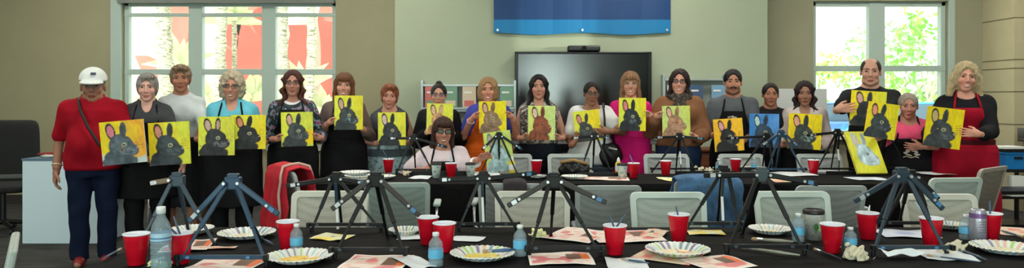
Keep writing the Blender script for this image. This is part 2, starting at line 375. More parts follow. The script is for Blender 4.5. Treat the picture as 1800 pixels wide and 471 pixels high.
for q in (875,1023,1171):
    x = px2x(q,YC)-t.location.x; MB().tube([(x,-.028,.035),(x,-.008,.035)], .014, 12).build('grommet', mat('steel_grommet',(220,225,225),.25,.7), t)
BLK = mat('black_plastic', (18,19,22), .35); SCRN = mat('black_screen', (7,9,10), .2, spec=.7)
t = thing('television', 'large flat black television screen mounted on the back wall', 'television', W(1025,272,YC-.1))
k_ = (YC-.1)/F; hw = 120*k_; hh = 181*k_
f = MB(); b_ = .04; f.bb(-hw,hw,-.03,.05,0,b_); f.bb(-hw,hw,-.03,.05,hh-b_*.7,hh); f.bb(-hw,-hw+b_,-.03,.05,0,hh); f.bb(hw-b_,hw,-.03,.05,0,hh); f.bb(-hw,hw,.0,.06,0,hh)
f.build('bezel', BLK, t, bevel=.008); MB().bb(-hw+b_,hw-b_,-.018,-.0,b_,hh-b_*.7).build('screen', SCRN, t)
MB().bb(-.3,.3,.05,.09,.3,.9).build('wall_bracket', BLK, t)
t = thing('camera_bar', 'black conference camera bar sitting on top of the television', 'camera', W(1026,91,YC-.12))
MB().bb(-.2,.2,-.05,.06,0,.075).build('housing', BLK, t, bevel=.02)
MB().tube([(0,-.075,.038),(0,-.04,.038)], .03, 20).build('lens', mat('lens_black',(8,8,10),.1), t)
# television cart
t = thing('media_cart', 'dark media cart with pale shelf edges under the television', 'cart', (px2x(1010,8.8),8.75,0))
for z in (.15,.45,.72,.86): 
    MB().bb(-.95,.95,-.25,.25,z-.02,z+.02).build('shelf', mat('dark_shelf',(38,38,42),.5), t, bevel=.004); 
    if z > .4: MB().bb(-.95,.95,-.262,-.25,z-.015,z+.015).build('shelf_edge', mat('aluminium_edge',(150,155,158),.35,.6), t)
for x in (-.93,.93):
    for y in (-.23,.23): MB().bb(x-.02,x+.02,y-.02,y+.02,0,.88).build('post', BLK, t)
rc = random.Random(4)
def rack(px0, px1, py0, py1, lab, seed):
    Y = YC-.12; a, b = px2x(px0,Y), px2x(px1,Y); z0, z1 = H-(py1-174)*Y/F, H-(py0-174)*Y/F; cx = (a+b)/2
    t = thing('brochure_rack', lab, 'rack', (cx,YC,z0)); hw = (b-a)/2; hh = z1-z0; AL = mat('brushed_aluminium',(178,188,190),.35,.5)
    for x in (-hw,hw): MB().bb(x-.015,x+.015,-.14,0,0-.02,hh+.06).build('side_rail', AL, t, bevel=.003)
    MB().bb(-hw,hw,-.03,-.015,0,hh).build('back_panel', mat('rack_panel',(150,158,150),.5), t)
    for z in (.08,hh-.0): MB().bb(-hw,hw,-.14,-.02,z-.012,z+.012).build('shelf_bar', AL, t, bevel=.002)
    MB().bb(-hw,hw,-.16,-.145,.10,.12).build('front_bar', AL, t)
    rr = random.Random(seed); n = max(3,int(hw*2/.21)); pal = [(120,160,190),(200,110,105),(215,220,222),(110,150,125),(70,95,130),(205,190,165)]
    names = ['blue and white','red topped','white','green','navy','tan']
    for i in range(n):
        x = cx-hw+.12+i*(2*hw-.22)/max(1,n-1); c = (seed+i*2) % 6; c2 = pal[(c+2) % 6]
        q = thing('brochure', '%s brochure, %s from the left in the rack %s of the television' % (names[c], ['first','second','third','fourth','fifth','sixth','seventh','eighth'][i], 'left' if seed == 1 else 'right'), 'brochure', (x,YC-.135,z0+.105), 0, 'brochures in the wall racks')
        MB().bb(-.082,.082,-.004,.004,0,.27).build('cover', mat('brochure_paper_%d'%c, pal[c], .4), q)
        MB().bb(-.06,.06,-.008,-.004,.03,.10).build('cover_picture', mat('brochure_pic_%d'%((c+2)%6), c2, .4), q); MB().bb(-.06,.03,-.008,-.004,.19,.21).build('title_strip', WHITE, q)
rack(742,905,150,206,'aluminium brochure rack on the wall left of the television',1)
rack(1167,1276,140,203,'aluminium brochure rack on the wall right of the television',2)
t = thing('display_board', 'pale white display board standing behind the two dark haired women', 'board', W(1412,240,8.9)); t.location.z = 0
MB().bb(-.32,.28,-.015,.015,.7,1.36+18*8.9/F).build('panel', mat('board_white',(200,205,205),.4), t, bevel=.005)
for x in (-.28,.24): MB().bb(x-.015,x+.015,-.1,.1,0,.03).bb(x-.012,x+.012,-.012,.012,0,.8).build('leg', mat('brushed_aluminium',(178,188,190),.35,.5), t)
WOOD = mat('red_brown_wood', (98,55,35), .45, var=.3, scale=6, stretch=(1,1,6), bump=.1)
def cabinet(px, Y, wd, ht, lab):
    t = thing('wooden_cabinet', lab, 'cabinet', (px2x(px,Y),Y,0))
    MB().bb(-wd/2,wd/2,-.2,.2,.06,ht-.03).bb(-wd/2+.03,wd/2-.03,-.17,.2,0,.06).build('body', WOOD, t, bevel=.005)
    MB().bb(-wd/2-.03,wd/2+.03,-.23,.22,ht-.03,ht).build('top', WOOD, t, bevel=.006)
    for sx in (-1,1):
        d = MB().bb(min(sx*.01,sx*(wd/2-.02)),max(sx*.01,sx*(wd/2-.02)),-.225,-.2,.1,ht-.08).build('door', WOOD, t, bevel=.006)
        MB().bb(sx*.04-.006,sx*.04+.006,-.245,-.225,ht*.45,ht*.6).build('handle', mat('steel_grommet',(220,225,225),.25,.7), d)
cabinet(655, 8.9, .8, .96, 'reddish brown wooden cabinet against the wall behind the red haired woman')
cabinet(1240, 8.8, .7, .78, 'reddish brown wooden cabinet between the scarf wearer and the bearded man')
# right corner: counter, cart, bins
t = thing('counter', 'dark stone topped counter at the far right edge of the room', 'counter', (6.35,8.35,0))
MB().bb(-.3,.6,-.3,.4,0,.86).build('body', mat('counter_taupe',(120,105,85),.7), t); MB().bb(-.36,.62,-.36,.42,.86,.9).bb(-.36,.62,.3,.42,.9,1.02).build('worktop', mat('dark_granite',(52,44,38),.3), t, bevel=.006)
t = thing('storage_cart', 'black rolling cart under the blue bin by the pillar', 'cart', (px2x(1768,7.4),7.4,0))
for z in (.12,.4,.66): MB().bb(-.24,.24,-.2,.2,z-.015,z+.015).build('shelf', BLK, t, bevel=.004)
for x in (-.23,.23):
    for y in (-.18,.18): MB().bb(x-.015,x+.015,y-.015,y+.015,.04,.68).build('post', BLK, t)
t = thing('storage_bin', 'bright blue plastic bin with papers on top beside the pillar', 'bin', (px2x(1770,7.35),7.35,.675))
BIN = mat('blue_plastic',(30,120,190),.4)
def tapered(x,y,z0,z1,g=.02):
    return [(-x+g,-y+g,z0),(x-g,-y+g,z0),(x-g,y-g,z0),(-x+g,y-g,z0),(-x,-y,z1),(x,-y,z1),(x,y,z1),(-x,y,z1)], [(0,3,2,1),(4,5,6,7),(0,1,5,4),(1,2,6,5),(2,3,7,6),(3,0,4,7)]
MB().add(*tapered(.135,.17,0,.16)).bb(-.145,.145,-.18,.18,.15,.17).build('body', BIN, t, bevel=.004)
MB().bb(-.04,.04,-.174,-.166,.10,.125).build('handle_slot', BLK, t)
MB().bb(-.15,.15,-.19,.19,.17,.2).build('lid', BLK, t, bevel=.004)
o = MB().add(*tapered(.17,.17,0,.15)).build('storage_bin', mat('navy_plastic',(24,50,95),.4), loc=(px2x(1735,7.7),7.7,.72)); tag(o,'darker navy bin partly behind the woman in the red apron','bin')
o = MB().bb(-.13,.13,-.1,.1,0,.02).build('paper_stack', WHITE, loc=(px2x(1768,7.3),7.3,.875)); tag(o,'loose white papers lying on the lid of the bright blue bin','papers')
t = thing('carton', 'small white carton with dark print on the black cart shelf', 'carton', (px2x(1774,7.28),7.15,.415)); 
MB().bb(-.06,.06,0,.08,0,.2).build('box', WHITE, t, bevel=.002); MB().bb(-.03,.035,-.004,0,.04,.07).bb(-.01,.02,-.004,0,.068,.1).build('print', BLK, t)
t = thing('table', 'dark side table below the black cart at the right', 'table', (px2x(1765,6.9),6.9,0))
MB().bb(-.45,.4,-.25,.12,.5,.53).build('top', BLK, t)
for x in (-.42,.37): MB().bb(x-.02,x+.02,-.23,-.19,0,.5).build('leg', mat('teal_metal',(60,110,140),.4,.3), t)
# white box plinth and office chair on the left
t = thing('plinth', 'tall white box plinth standing behind the man in red', 'plinth', (px2x(114,7.0),7.2,0))
PLW = mat('white_laminate',(200,222,232),.5)
MB().bb(-.37,.35,-.25,.3,0,.78).build('body', PLW, t, bevel=.004); MB().bb(-.375,.355,-.255,.305,.78,.80).build('top_edge', mat('plinth_edge',(90,115,135),.5), t)
t = thing('tote_bag', 'folded white and red tote lying on the white plinth', 'bag', (px2x(95,7.0),7.15,.8))
P = grid((-.25,-.2,-.02),(.25,.2,.09),.012); D = ell(P,(0,0,.02),(.2,.15,.035))+.006*np.sin(P[0]*40+P[1]*30)
v, q = nets(D,P,.012); mesh_obj('folded_cloth', v, q, mat('tote_white',(220,215,210),.8), t, True)
MB().tube([(-.18,-.1,.035),(0,-.14,.05),(.16,-.08,.04)], .012, 6).build('red_trim', mat('tote_red',(160,50,50),.7), t, smooth=True)
# ------------------------------------------------------------------ people
SKIN_M = attr_mat('skin', .55, .3)
def rotm(v, yaw, pitch=0, roll=0):
    return Matrix.Rotation(yaw,3,'Z') @ Matrix.Rotation(pitch,3,'X') @ Matrix.Rotation(roll,3,'Y')
def ik(S, Wp, L1, L2, pole):
    S, Wp = Vector(S), Vector(Wp); d = Wp-S; D = d.length
    if D > (L1+L2)*.995: sc = D/((L1+L2)*.995); L1 *= sc; L2 *= sc
    a = (L1*L1-L2*L2+D*D)/(2*D); h = math.sqrt(max(0, L1*L1-a*a)); n = d.normalized(); p = Vector(pole); p = (p-n*p.dot(n)).normalized()
    return S+n*a+p*h
TORSO_F = [(.78,.150,.105),(.90,.172,.118),(1.02,.150,.108),(1.10,.145,.105),(1.22,.158,.118),(1.29,.155,.108),(1.34,.140,.088),(1.385,.095,.070),(1.42,.058,.056),(1.48,.05,.05)]
TORSO_M = [(.78,.150,.105),(.90,.165,.115),(1.02,.160,.115),(1.10,.160,.115),(1.22,.175,.125),(1.30,.178,.115),(1.355,.155,.092),(1.40,.105,.074),(1.435,.068,.06),(1.48,.06,.055)]
def torso(P, B, zlo=.80, zhi=1.455, off=0, flare=0):
    k, wf, df = B['k'], B['wf'], B['df']; dz = B['dz']
    z = P[2]-dz; tab = TORSO_M if B['sex'] == 'm' else TORSO_F
    zs = np.array([t[0]*k for t in tab]); w_ = np.interp(z.ravel(), zs, [t[1]*wf for t in tab]).reshape(z.shape)+off; d_ = np.interp(z.ravel(), zs, [t[2]*df for t in tab]).reshape(z.shape)+off
    if flare: e = np.clip((1.12*k-z)/(.3*k),0,1.5)*flare; w_ = w_+e; d_ = d_+e*.6
    r = np.sqrt((P[0]/w_)**2+((P[1]-.01)/d_)**2); D = (r-1)*np.minimum(w_,d_)*.9
    if B['sex'] == 'f' and zlo < 1.2:
        for sx in (-1,1): D = smin(D, ell(P,(sx*.07*wf,-.065*df,1.235*k+dz),(.075+off,.07+off,.075+off)), .05)
    if B['belly']: D = smin(D, ell(P,(0,-.07,1.03*k+dz),(.14*wf+off,.07*B['belly']+.04+off,.14+off)), .06)
    return smax(D, smax(zlo*k+dz-P[2], P[2]-zhi*k-dz, .02), .03)
def armf(P, B, sd, off=0, t0=0, t1=2, ra=1.0):
    S, E, Wr = B['S'][sd], B['E'][sd], B['Wr'][sd]; a = B['arm']*ra; D = None
    def lerp(p, q, t): return tuple(p[i]+(q[i]-p[i])*t for i in range(3))
    if t0 < 1: D = seg(P, lerp(S,E,t0), lerp(S,E,min(1,t1)), .043*a+off, (.043-.009*min(1,t1))*a+off)
    if t1 > 1:
        e = min(1,t1-1); D2 = seg(P, E, lerp(E,Wr,e), .034*a+off, (.034-.009*e)*a+off); D = D2 if D is None else smin(D, D2, .015)
    return D
def hand_mesh(B, sd, grip, h=.0052):
    """grip: (palm centre, finger dir u, thumb side v, palm facing n, curl, thumb forward)"""
    C, u, v, n, curl, tf = grip; C, u, v, n = [Vector(q).copy() for q in (C,u,v,n)]; u.normalize(); v = (v-u*v.dot(u)).normalized(); n = (n-u*n.dot(u)-v*n.dot(v)).normalized()
    Wr = Vector(B['Wr'][sd]); E = Vector(B['E'][sd]); s = B['hs']
    lo = [min(C[i]-.13, Wr[i]-.05) for i in range(3)]; hi = [max(C[i]+.13, Wr[i]+.05) for i in range(3)]
    P = grid(lo, hi, h)
    def L(a,b,c): return C+u*a*s+v*b*s+n*c*s
    D = seg(P, L(-.035,.0,-.002), L(.02,.012,0), .022*s, .019*s)
    for b0, b1 in ((-.022,-.028),(-.007,-.009),(.010,.010),(.020,.028)): D = smin(D, seg(P, L(-.03,b0*.7,0), L(.036,b1,0), .0155*s, .0125*s), .012)
    D = smin(D, seg(P, tuple(Wr), tuple(L(-.045,0,0)), .025*B['arm'], .022*s), .02)
    D = smin(D, seg(P, tuple(E+(Wr-E)*.8), tuple(Wr), .029*B['arm'], .026*B['arm']), .01)
    for b, ln, sp in ((-.030,.060,-.10),(-.010,.078,-.03),(.011,.082,.03),(.031,.073,.10)):
        p = L(.036,b,0); ang = 0; r = .0092*s; d0 = u+v*sp; d0.normalize()
        for kq, fr in enumerate((.45,.32,.23)):
            ang += curl[kq]; d = d0*math.cos(ang)+n*math.sin(ang); q = p+d*ln*fr*s; sg = seg(P, tuple(p), tuple(q), r, r*.9)
            D = smin(D, sg, .008 if kq == 0 else .003); p = q; r *= .9
    p = L(-.022,.028,.006); q = L(.008,.052,.016+.02*tf); D = smin(D, seg(P, tuple(p), tuple(q), .0135*s, .011*s), .012)
    r2 = q+(u*.6+v*(.35-.3*tf)+n*.45*tf).normalized()*.034*s; D = smin(D, seg(P, tuple(q), tuple(r2), .0105*s, .0085*s), .004)
    return nets(D, P, h)
def head_sdf(P, sex, age, full=1.0):
    D = ell(P, (0,.018,.032), (.074,.093,.083))
    D = smin(D, ell(P, (0,-.022,-.030), (.060*full,.066,.078)), .03)
    D = smin(D, ell(P, (0,-.060,-.094), (.026*full,.024,.020)), .03)
    if sex == 'm': 
        for sx in (-1,1): D = smin(D, ell(P, (sx*.045,-.02,-.075), (.02,.035,.02)), .03)
    for sx in (-1,1):
        D = smin(D, ell(P, (sx*.038,-.064,-.026), (.020,.018,.018)), .02)
        D = smax(D, -ell(P, (sx*.031,-.102,.012), (.017,.018,.011)), .012)
        D = smin(D, ell(P, (sx*.031,-.076,.011), (.0135,.0125,.0105)), .002)
        D = smin(D, ell(P, (sx*.030,-.086,.032), (.022,.008,.005)), .012)
        D = smin(D, ell(P, (sx*.076,.012,-.002), (.009,.018,.030)), .006)
        D = smin(D, ell(P, (sx*.011,-.098,-.031), (.0075,.009,.007)), .006)
    D = smin(D, seg(P, (0,-.088,.016), (0,-.108,-.026), .007, .0105), .012)
    D = smin(D, ell(P, (0,-.086,-.061), (.024,.010,.0055)), .006)
    D = smin(D, ell(P, (0,-.085,-.071), (.020,.010,.0055)), .006)
    D = smin(D, seg(P, (0,.022,-.06), (0,.032,-.15), .050*full, .052*full), .03)
    return D
def hair_sdf(P, st, seedv=0):
    cr = lambda o, c=(0,.022,.034): ell(P, c, (.074+o,.094+o,.083+o))
    face = ell(P, (0,-.120,-.014), (.063,.076,.106)); lowcut = lambda z: z-P[2]
    ang = np.arctan2(P[1], P[0]); wob = .0035*np.sin(ang*26+P[2]*30+seedv)+.002*np.sin(ang*57+seedv*2)
    if st == 'short':
        D = smin(cr(.011), ell(P,(0,.05,-.02),(.078,.062,.075)), .02); D = smin(D, ell(P,(.01,-.05,.092),(.055,.04,.026)), .02); D = smax(D, -face, .006); D = smax(D, lowcut(-.07), .01)
        return D+wob*1.4
    if st == 'spiky':
        D = smin(cr(.012), ell(P,(0,.045,-.02),(.072,.065,.07)), .02); D = smin(D, ell(P,(0,-.06,.09),(.062,.045,.032)), .02); D = smax(D, -ell(P,(0,-.122,-.012),(.064,.074,.102)), .006); D = smax(D, lowcut(-.05), .01)
        return D+.007*np.sin(P[0]*150+seedv)*np.sin(P[1]*130)*np.sin(P[2]*120)+wob
    if st == 'crop':
        D = smax(cr(.010), -ell(P,(0,-.124,-.006),(.071,.080,.118)), .004); D = smax(D, (-.005+.35*(P[1]*-1))-P[2], .01); return D+wob*.3
    if st == 'bald':
        D = smax(cr(.006), -ell(P,(0,-.11,.02),(.07,.10,.10)), .004); D = smax(D, -ell(P,(0,-.01,.14),(.058,.10,.085)), .004); D = smax(D, lowcut(-.03), .006); return D
    if st in ('long','longstraight','wavy','bangs'):
        Ln = {'long':-.24,'longstraight':-.21,'wavy':-.22,'bangs':-.24}[st]
        D = cr(.014); wz = {'wavy':.018,'long':.006}.get(st,.002)*np.sin(P[2]*55+seedv)
        for sx in (-1,1):
            Q = (P[0]-sx*wz, P[1], P[2]); D = smin(D, seg(Q,(sx*.070,.0,.03),(sx*.088,.005,Ln),.022,.024 if st != 'longstraight' else .017), .02)
            if st in ('wavy','long'): D = smin(D, seg(Q,(sx*.075,-.015,-.08),(sx*.095,-.03,Ln+.02),.018,.026), .02)
        D = smin(D, ell(P,(0,.055,-.09),(.095,.045,.16)), .03); D = smax(D, -ell(P,(0,-.115,-.010),(.060,.084,.112)), .006)
        if st == 'bangs' or st == 'longstraight': D = smin(D, ell(P,(0,-.078,.062),(.058,.022,.030)), .006)
        return D+wob
    if st in ('bob','curly','blond'):
        o = {'bob':.018,'curly':.025,'blond':.020}[st]; D = smin(cr(o), ell(P,(0,.02,-.035),(.095+o*.4,.075,.09)), .03)
        if st == 'blond':
            for sx in (-1,1): D = smin(D, seg(P,(sx*.085,-.01,.0),(sx*.105,-.01,-.14),.032,.026), .02)
        D = smax(D, -ell(P,(0,-.118,-.012),(.063,.084,.108)), .008)
        D = smax(D, lowcut({'bob':-.10,'curly':-.11,'blond':-.19}[st]), .02)
        cu = .010 if st == 'curly' else .004
        return D+cu*np.sin(P[0]*90+seedv)*np.sin(P[1]*80+1)*np.sin(P[2]*95)+wob
    if st in ('bun','tied'):
        D = smax(cr(.008), -ell(P,(0,-.122,-.003),(.070,.084,.114)), .005); D = smax(D, (-.02-P[1]*.5)-P[2]-.02, .01)
        D = smin(D, ell(P,(0,.02,.125),(.032,.032,.026)) if st == 'bun' else ell(P,(0,.12,-.02),(.035,.035,.035)), .012); return D+wob*.5
    raise ValueError(st)
def garment(name, D, P, h, m, parent, lump=.003, seed=0):
    if lump:
        D = D+lump*(np.sin(P[0]*22+P[2]*17+seed)+np.sin(P[2]*31-P[0]*26+P[1]*20+seed*2))*.6
    v, q = nets(D, P, h); return mesh_obj(name, v, q, m, parent, True)
def person(px, top, s, label, sex='f', skin=(200,150,125), hair=('short',(90,60,40)), shirt=((60,60,65),2,'crew'), bottom=('pants',(25,28,35)),
           apron=None, wf=1.0, df=1.0, belly=0, glasses=None, hands=None, head=(0,0,0), smile=1, seated=False, sh=None, skirt=None, fullf=1.0, lips=None, sleeve_off=.014, loose=0, yawf=.8, strap=None, beard=None, hat=None, shoe=(25,25,28), under=None, seed=0, cz=None, headk=1.0):
    Y = F/s; X = (px-900)*Y/F; zt = H-(top-174)/s
    th = -math.atan2(X, Y)*yawf
    root = thing('person', label, 'person', (X,Y,0), th)
    Mi = Matrix.Rotation(-th,3,'Z'); loc = lambda p: Mi @ (Vector(p)-Vector((X,Y,0)))
    hh_ = zt-(0 if not seated else 0)
    k = (zt+ (.42 if seated else 0))/1.665; dz = -.42 if seated else 0
    B = dict(k=k, wf=wf, df=df, dz=dz, sex=sex, belly=belly, arm=(.95 if sex == 'f' else 1.12)*(.6+.4*wf), hs=(.84 if sex == 'f' else .96))
    sw = (.138 if sex == 'f' else .168)*(.55+.45*wf)*(k**.5)
    sz = 1.318*k+dz; B['S'] = {-1:(-sw,.01,sz), 1:(sw,.01,sz)}; B['E'] = {}; B['Wr'] = {}; grips = {}
    hands = hands or {}
    for sd in (-1,1):
        hspec = hands.get(sd, ('hang',))
        kind = hspec[0]
        if kind == 'hang':
            C = Vector((sd*(sw+.07*wf), -.06, .80*k+dz)) if len(hspec) < 2 else loc(hspec[1])
            u = (sd*.08,-.12,-1); v = (0,-1,0); n = (-sd,0,0); curl = (.35,.45,.35); tf = .5; pole = (sd*.35,.9,0)
        elif kind == 'side':     # thumb in front, fingers behind the canvas
            C = loc(hspec[1]); u = (-sd,.0,.25); v = (0,-.35,1); n = (0,-1,-.1); curl = (.15,.25,.2); tf = 1.3; pole = (sd*.42,.3,-1)
        elif kind == 'front':    # fingers over the front
            C = loc(hspec[1]); u = (-sd,-.05,.12); v = (0,0,1); n = (0,1,0); curl = (.08,.18,.15); tf = .6; pole = (sd*.42,.3,-1)
        elif kind == 'across':
            C = loc(hspec[1]); u = (-sd,-.1,-.05); v = (0,-.3,1); n = (0,1,0); curl = (.15,.3,.2); tf = .5; pole = (sd*.9,.3,-.6)
        elif kind == 'hold':     # hidden behind the canvas
            C = loc(hspec[1]); u = (-sd*.4,-.1,.9); v = (sd*-.6,-.5,.3); n = (0,-1,0); curl = (.1,.2,.2); tf = .5; pole = (sd*.42,.3,-1)
        elif kind == 'reach':
            C = loc(hspec[1]); u = (sd,-.4,.5); v = (0,-.5,1); n = (-sd*.2,-.3,-.9); curl = (.3,.5,.4); tf = .8; pole = (0,.3,-1)
        uv = Vector(u).normalized(); wr = C-uv*.085*B['hs']
        if kind in ('side','front','hold'):
            el0 = Vector(B['S'][sd])+Vector((sd*.12,0,-.28)); wr = C-uv*.04-(C-el0).normalized()*.0+ (el0-C).normalized()*.05
        B['Wr'][sd] = tuple(wr); E = ik(B['S'][sd], wr, .285*k, .25*k, pole); B['E'][sd] = tuple(E)
        grips[sd] = (C, u, v, n, curl, tf)
    allx = [abs(B['E'][q][0]) for q in (-1,1)]+[abs(B['Wr'][q][0]) for q in (-1,1)]+[sw]
    ally = [B['E'][q][1] for q in (-1,1)]+[B['Wr'][q][1] for q in (-1,1)]
    mx = max(allx)+.14; ylo = min(ally+[-.2*df-.05*belly])-.14; yhi = max(ally+[.16])+.12; ztop = 1.52*k+dz
    # --- body
    h = .014; P = grid((-mx,ylo-(.45 if seated else 0),-.01), (mx,yhi,ztop+.06), h)
    D = torso(P, B, .80, 1.45, -.008)
    nk = 1.60*k+dz
    D = smin(D, seg(P,(0,.02,1.37*k+dz),(0,.012,zt-.19),.056*fullf*(1.12 if sex=='m' else 1),.050*fullf*(1.12 if sex=='m' else 1)), .04)
    for sd in (-1,1):
        D = smin(D, armf(P,B,sd), .03)
        if not seated:
            D = smin(D, seg(P,(sd*.08*wf,.01,.86*k),(sd*.09,0,.48*k),.080*wf,.054), .03); D = smin(D, seg(P,(sd*.09,0,.48*k),(sd*.09,.02,.09),.052,.036), .01)
            D = smin(D, seg(P,(sd*.09,.03,.045),(sd*.10,-.12,.03),.035,.028), .02)
        else:
            D = smin(D, seg(P,(sd*.09,.0,.48),(sd*.11,-.42,.48),.080,.058), .03); D = smin(D, seg(P,(sd*.11,-.42,.48),(sd*.11,-.40,.09),.055,.036), .01)
            D = smin(D, seg(P,(sd*.11,-.40,.045),(sd*.11,-.52,.03),.035,.028), .02)
    bv, bq = nets(D, P, h); sk = np.array(lin(skin)); bc = np.tile(sk, (len(bv),1))
    # --- hands
    for sd in (-1,1):
        v, q = hand_mesh(B, sd, grips[sd]); bq = np.concatenate([bq, q+len(bv)]); bv = np.concatenate([bv, v]); bc = np.concatenate([bc, np.tile(sk*np.array([1.03,.97,.95]), (len(v),1))])
    # --- head
    hk = (.97 if sex == 'f' else 1.02)*headk; pad = {'bald':.004,'crop':.010}.get(hair[0],.016) if not hat else .03
    hc = Vector((0,-.022,zt-(.117+pad)*hk)); yaw, pit, rol = head; R = rotm(None, yaw, pit, rol)
    hl = .0043; P = grid((-.10,-.13,-.17),(.10,.13,.125),hl); D = head_sdf(P, sex, 0, fullf); v, q = nets(D, P, hl)
    c = np.tile(sk, (len(v),1)); x, y, z = v[:,0], v[:,1], v[:,2]; fr = y < -.05
    lipc = np.array(lin(lips or (min(255,int(skin[0]*.92)),int(skin[1]*.68),int(skin[2]*.70)))); zc = -.066+(9*x*x if smile else 0)
    blush = np.exp(-(((abs(x)-.04)/.02)**2+((z+.03)/.02)**2))*fr; c = c*(1-blush[:,None]*np.array([0,.18,.16]))
    ey = (((abs(x)-.031)/.0135)**2+((z-.011)/.0048)**2 < 1) & fr; c[ey] = sk*.5+np.array((.15,.14,.13))
    lid = (((abs(x)-.031)/.016)**2+((z-.0155)/.0036)**2 < 1) & fr; c[lid] = sk*.42
    ir = (((abs(x)-.031)/.0066)**2+((z-.010)/.0062)**2 < 1) & fr; c[ir] = (.03,.025,.02)
    br = ((np.abs(z-.0315+.6*(abs(x)-.03)**2*20) < .0042) & (abs(x) > .014) & (abs(x) < .048)) & fr; hcx = np.array(lin(hair[1])); c[br] = hcx*.3+sk*.42
    lp = ((x/.024)**2+((z-zc)/.0095)**2 < 1) & fr; c[lp] = lipc
    if smile == 1: ml = (np.abs(z-zc) < .0024) & (abs(x) < .024) & fr; c[ml] = lipc*.4
    if smile > 1: te = ((x/.020)**2+((z-zc)/.0045)**2 < 1) & fr; c[te] = (.80,.78,.72) if smile > 1 else (.62,.56,.50)
    elif smile == 0: ml = (np.abs(z-zc) < .0022) & (abs(x) < .024) & fr; c[ml] = lipc*.35
    if beard:
        bd = ((z < -.045) & (y < .03) & (z > -.125) & ((abs(x) > .028) | (z < -.083) | ((z > -.058) & (z < -.044) & (abs(x)<.03)))) & ~lp; c[bd] = np.array(lin(beard))*.35+sk*.5
        mo = (np.abs(z+.050) < .007) & (abs(x) < .030) & fr; c[mo] = np.array(lin(beard))
    Rn = np.array(R); vv = (v*hk) @ Rn.T + np.array(hc)
    bq = np.concatenate([bq, q+len(bv)]); bv = np.concatenate([bv, vv]); bc = np.concatenate([bc, c])
    mesh_obj('body', bv, bq, SKIN_M, root, True, cols=bc)
    HM = Matrix.Translation(hc) @ R.to_4x4() @ Matrix.Scale(hk,4)
    def hput(o): o.matrix_local = HM; return o
    # --- hair
    P = grid((-.15,-.15,-.30),(.15,.19,.18),.0062); D = hair_sdf(P, hair[0], seed)
    v, q = nets(D, P, .0062)
    hm = mat('hair_%d_%d_%d'%tuple(hair[1]), [int(q_*.86) for q_ in hair[1]], .5, var=.4, scale=50, stretch=(4,4,.5), bump=.4, bscale=120, spec=.2)
    hput(mesh_obj('hair', v, q, hm, root, True))
    # --- clothes
    sc_, sl, nk_ = shirt[:3]; sm = sc_ if isinstance(sc_, bpy.types.Material) else mat('cloth_%d_%d_%d'%tuple(sc_), sc_, .85, var=.12, scale=9, bump=.25, bscale=25, spec=.15)
    h = .011; P = grid((-mx,ylo,.72*k+dz),(mx,yhi,1.50*k+dz),h)
    D = torso(P, B, (shirt[3] if len(shirt) > 3 else .86), 1.42, .011+loose*.1, loose)
    if sl > 0:
        for sd in (-1,1): D = smin(D, armf(P,B,sd,sleeve_off,0,sl), .04)
    else:
        for sd in (-1,1): D = smin(D, seg(P,(sd*.06,.01,1.36*k+dz),(sd*(sw-.01),.01,1.31*k+dz),.045,.045), .03)
    nz = 1.418*k+dz
    cut = {'crew':((0,-.03,nz),(.068,.085,.035)),'v':((0,-.09,nz+.02),(.055,.09,.13)),'scoop':((0,-.06,nz+.01),(.088,.12,.085)),'polo':((0,-.07,nz+.015),(.052,.07,.06)),'wide':((0,-.05,nz+.02),(.125,.12,.08))}[nk_]
    D = smax(D, -ell(P,*cut), .006)
    so = garment('shirt', D, P, h, sm, root, .0035, seed)
    if nk_ == 'polo' or nk_ == 'v' and len(shirt) > 4:
        P2 = grid((-.12,-.14,nz-.06),(.12,.12,nz+.06),.007); Dc = np.abs(ell(P2,(0,.0,nz),(.078,.075,.09)))-.007; Dc = smax(Dc, P2[2]-nz-.022, .004); Dc = smax(Dc, nz-.03-P2[2], .004); Dc = smax(Dc, -ell(P2,(0,-.10,nz),(.025,.06,.2)), .004)
        v, q = nets(Dc, P2, .007); mesh_obj('collar', v, q, sm, so, True)
    if under:
        P2 = grid((-.2,-.3,1.12*k),(.2,.2,1.45*k),.008); Du = torso(P2,B,1.14,1.42,.004); Du = smax(Du,-ell(P2,(0,-.05,nz),(.075,.10,.055)),.004); v,q = nets(Du,P2,.008); mesh_obj('undershirt',v,q,mat('under_%d'%under[0],under,.85),root,True)
    bk, bcx = bottom[0], bottom[1]; bm_ = bcx if isinstance(bcx, bpy.types.Material) else mat('cloth_%d_%d_%d'%tuple(bcx), bcx, .85, var=.12, scale=9, bump=.25, bscale=25, spec=.15)
    h = .013
    if seated:
        P = grid((-.35,-.75,0),(.35,.3,.66),h); D = torso(P, B, .74, .96, .012)
        for sd in (-1,1): D = smin(D, seg(P,(sd*.09,0,.49),(sd*.11,-.42,.49),.095,.07), .03); D = smin(D, seg(P,(sd*.11,-.42,.49),(sd*.11,-.40,.10),.068,.06), .01)
        D = smax(D, .08-P[2], .005); garment('trousers', D, P, h, bm_, root, .003, seed)
    elif bk == 'pants':
        P = grid((-.36*wf,-.3,.0),(.36*wf,.3,1.06*k),h); D = torso(P, B, .74, .98, .010)
        for sd in (-1,1): D = smin(D, seg(P,(sd*.085*wf,.01,.84*k),(sd*.10,0,.48*k),.098*wf,.076), .03); D = smin(D, seg(P,(sd*.10,0,.48*k),(sd*.10,.02,.06),.075,.070), .02)
        D = smax(D, .05-P[2], .005); garment('trousers', D, P, h, bm_, root, .005, seed)
    elif bk in ('skirt','dress'):
        zlen = bottom[2] if len(bottom) > 2 else .3; P = grid((-.4,-.36,zlen-.03),(.4,.36,1.08*k),h)
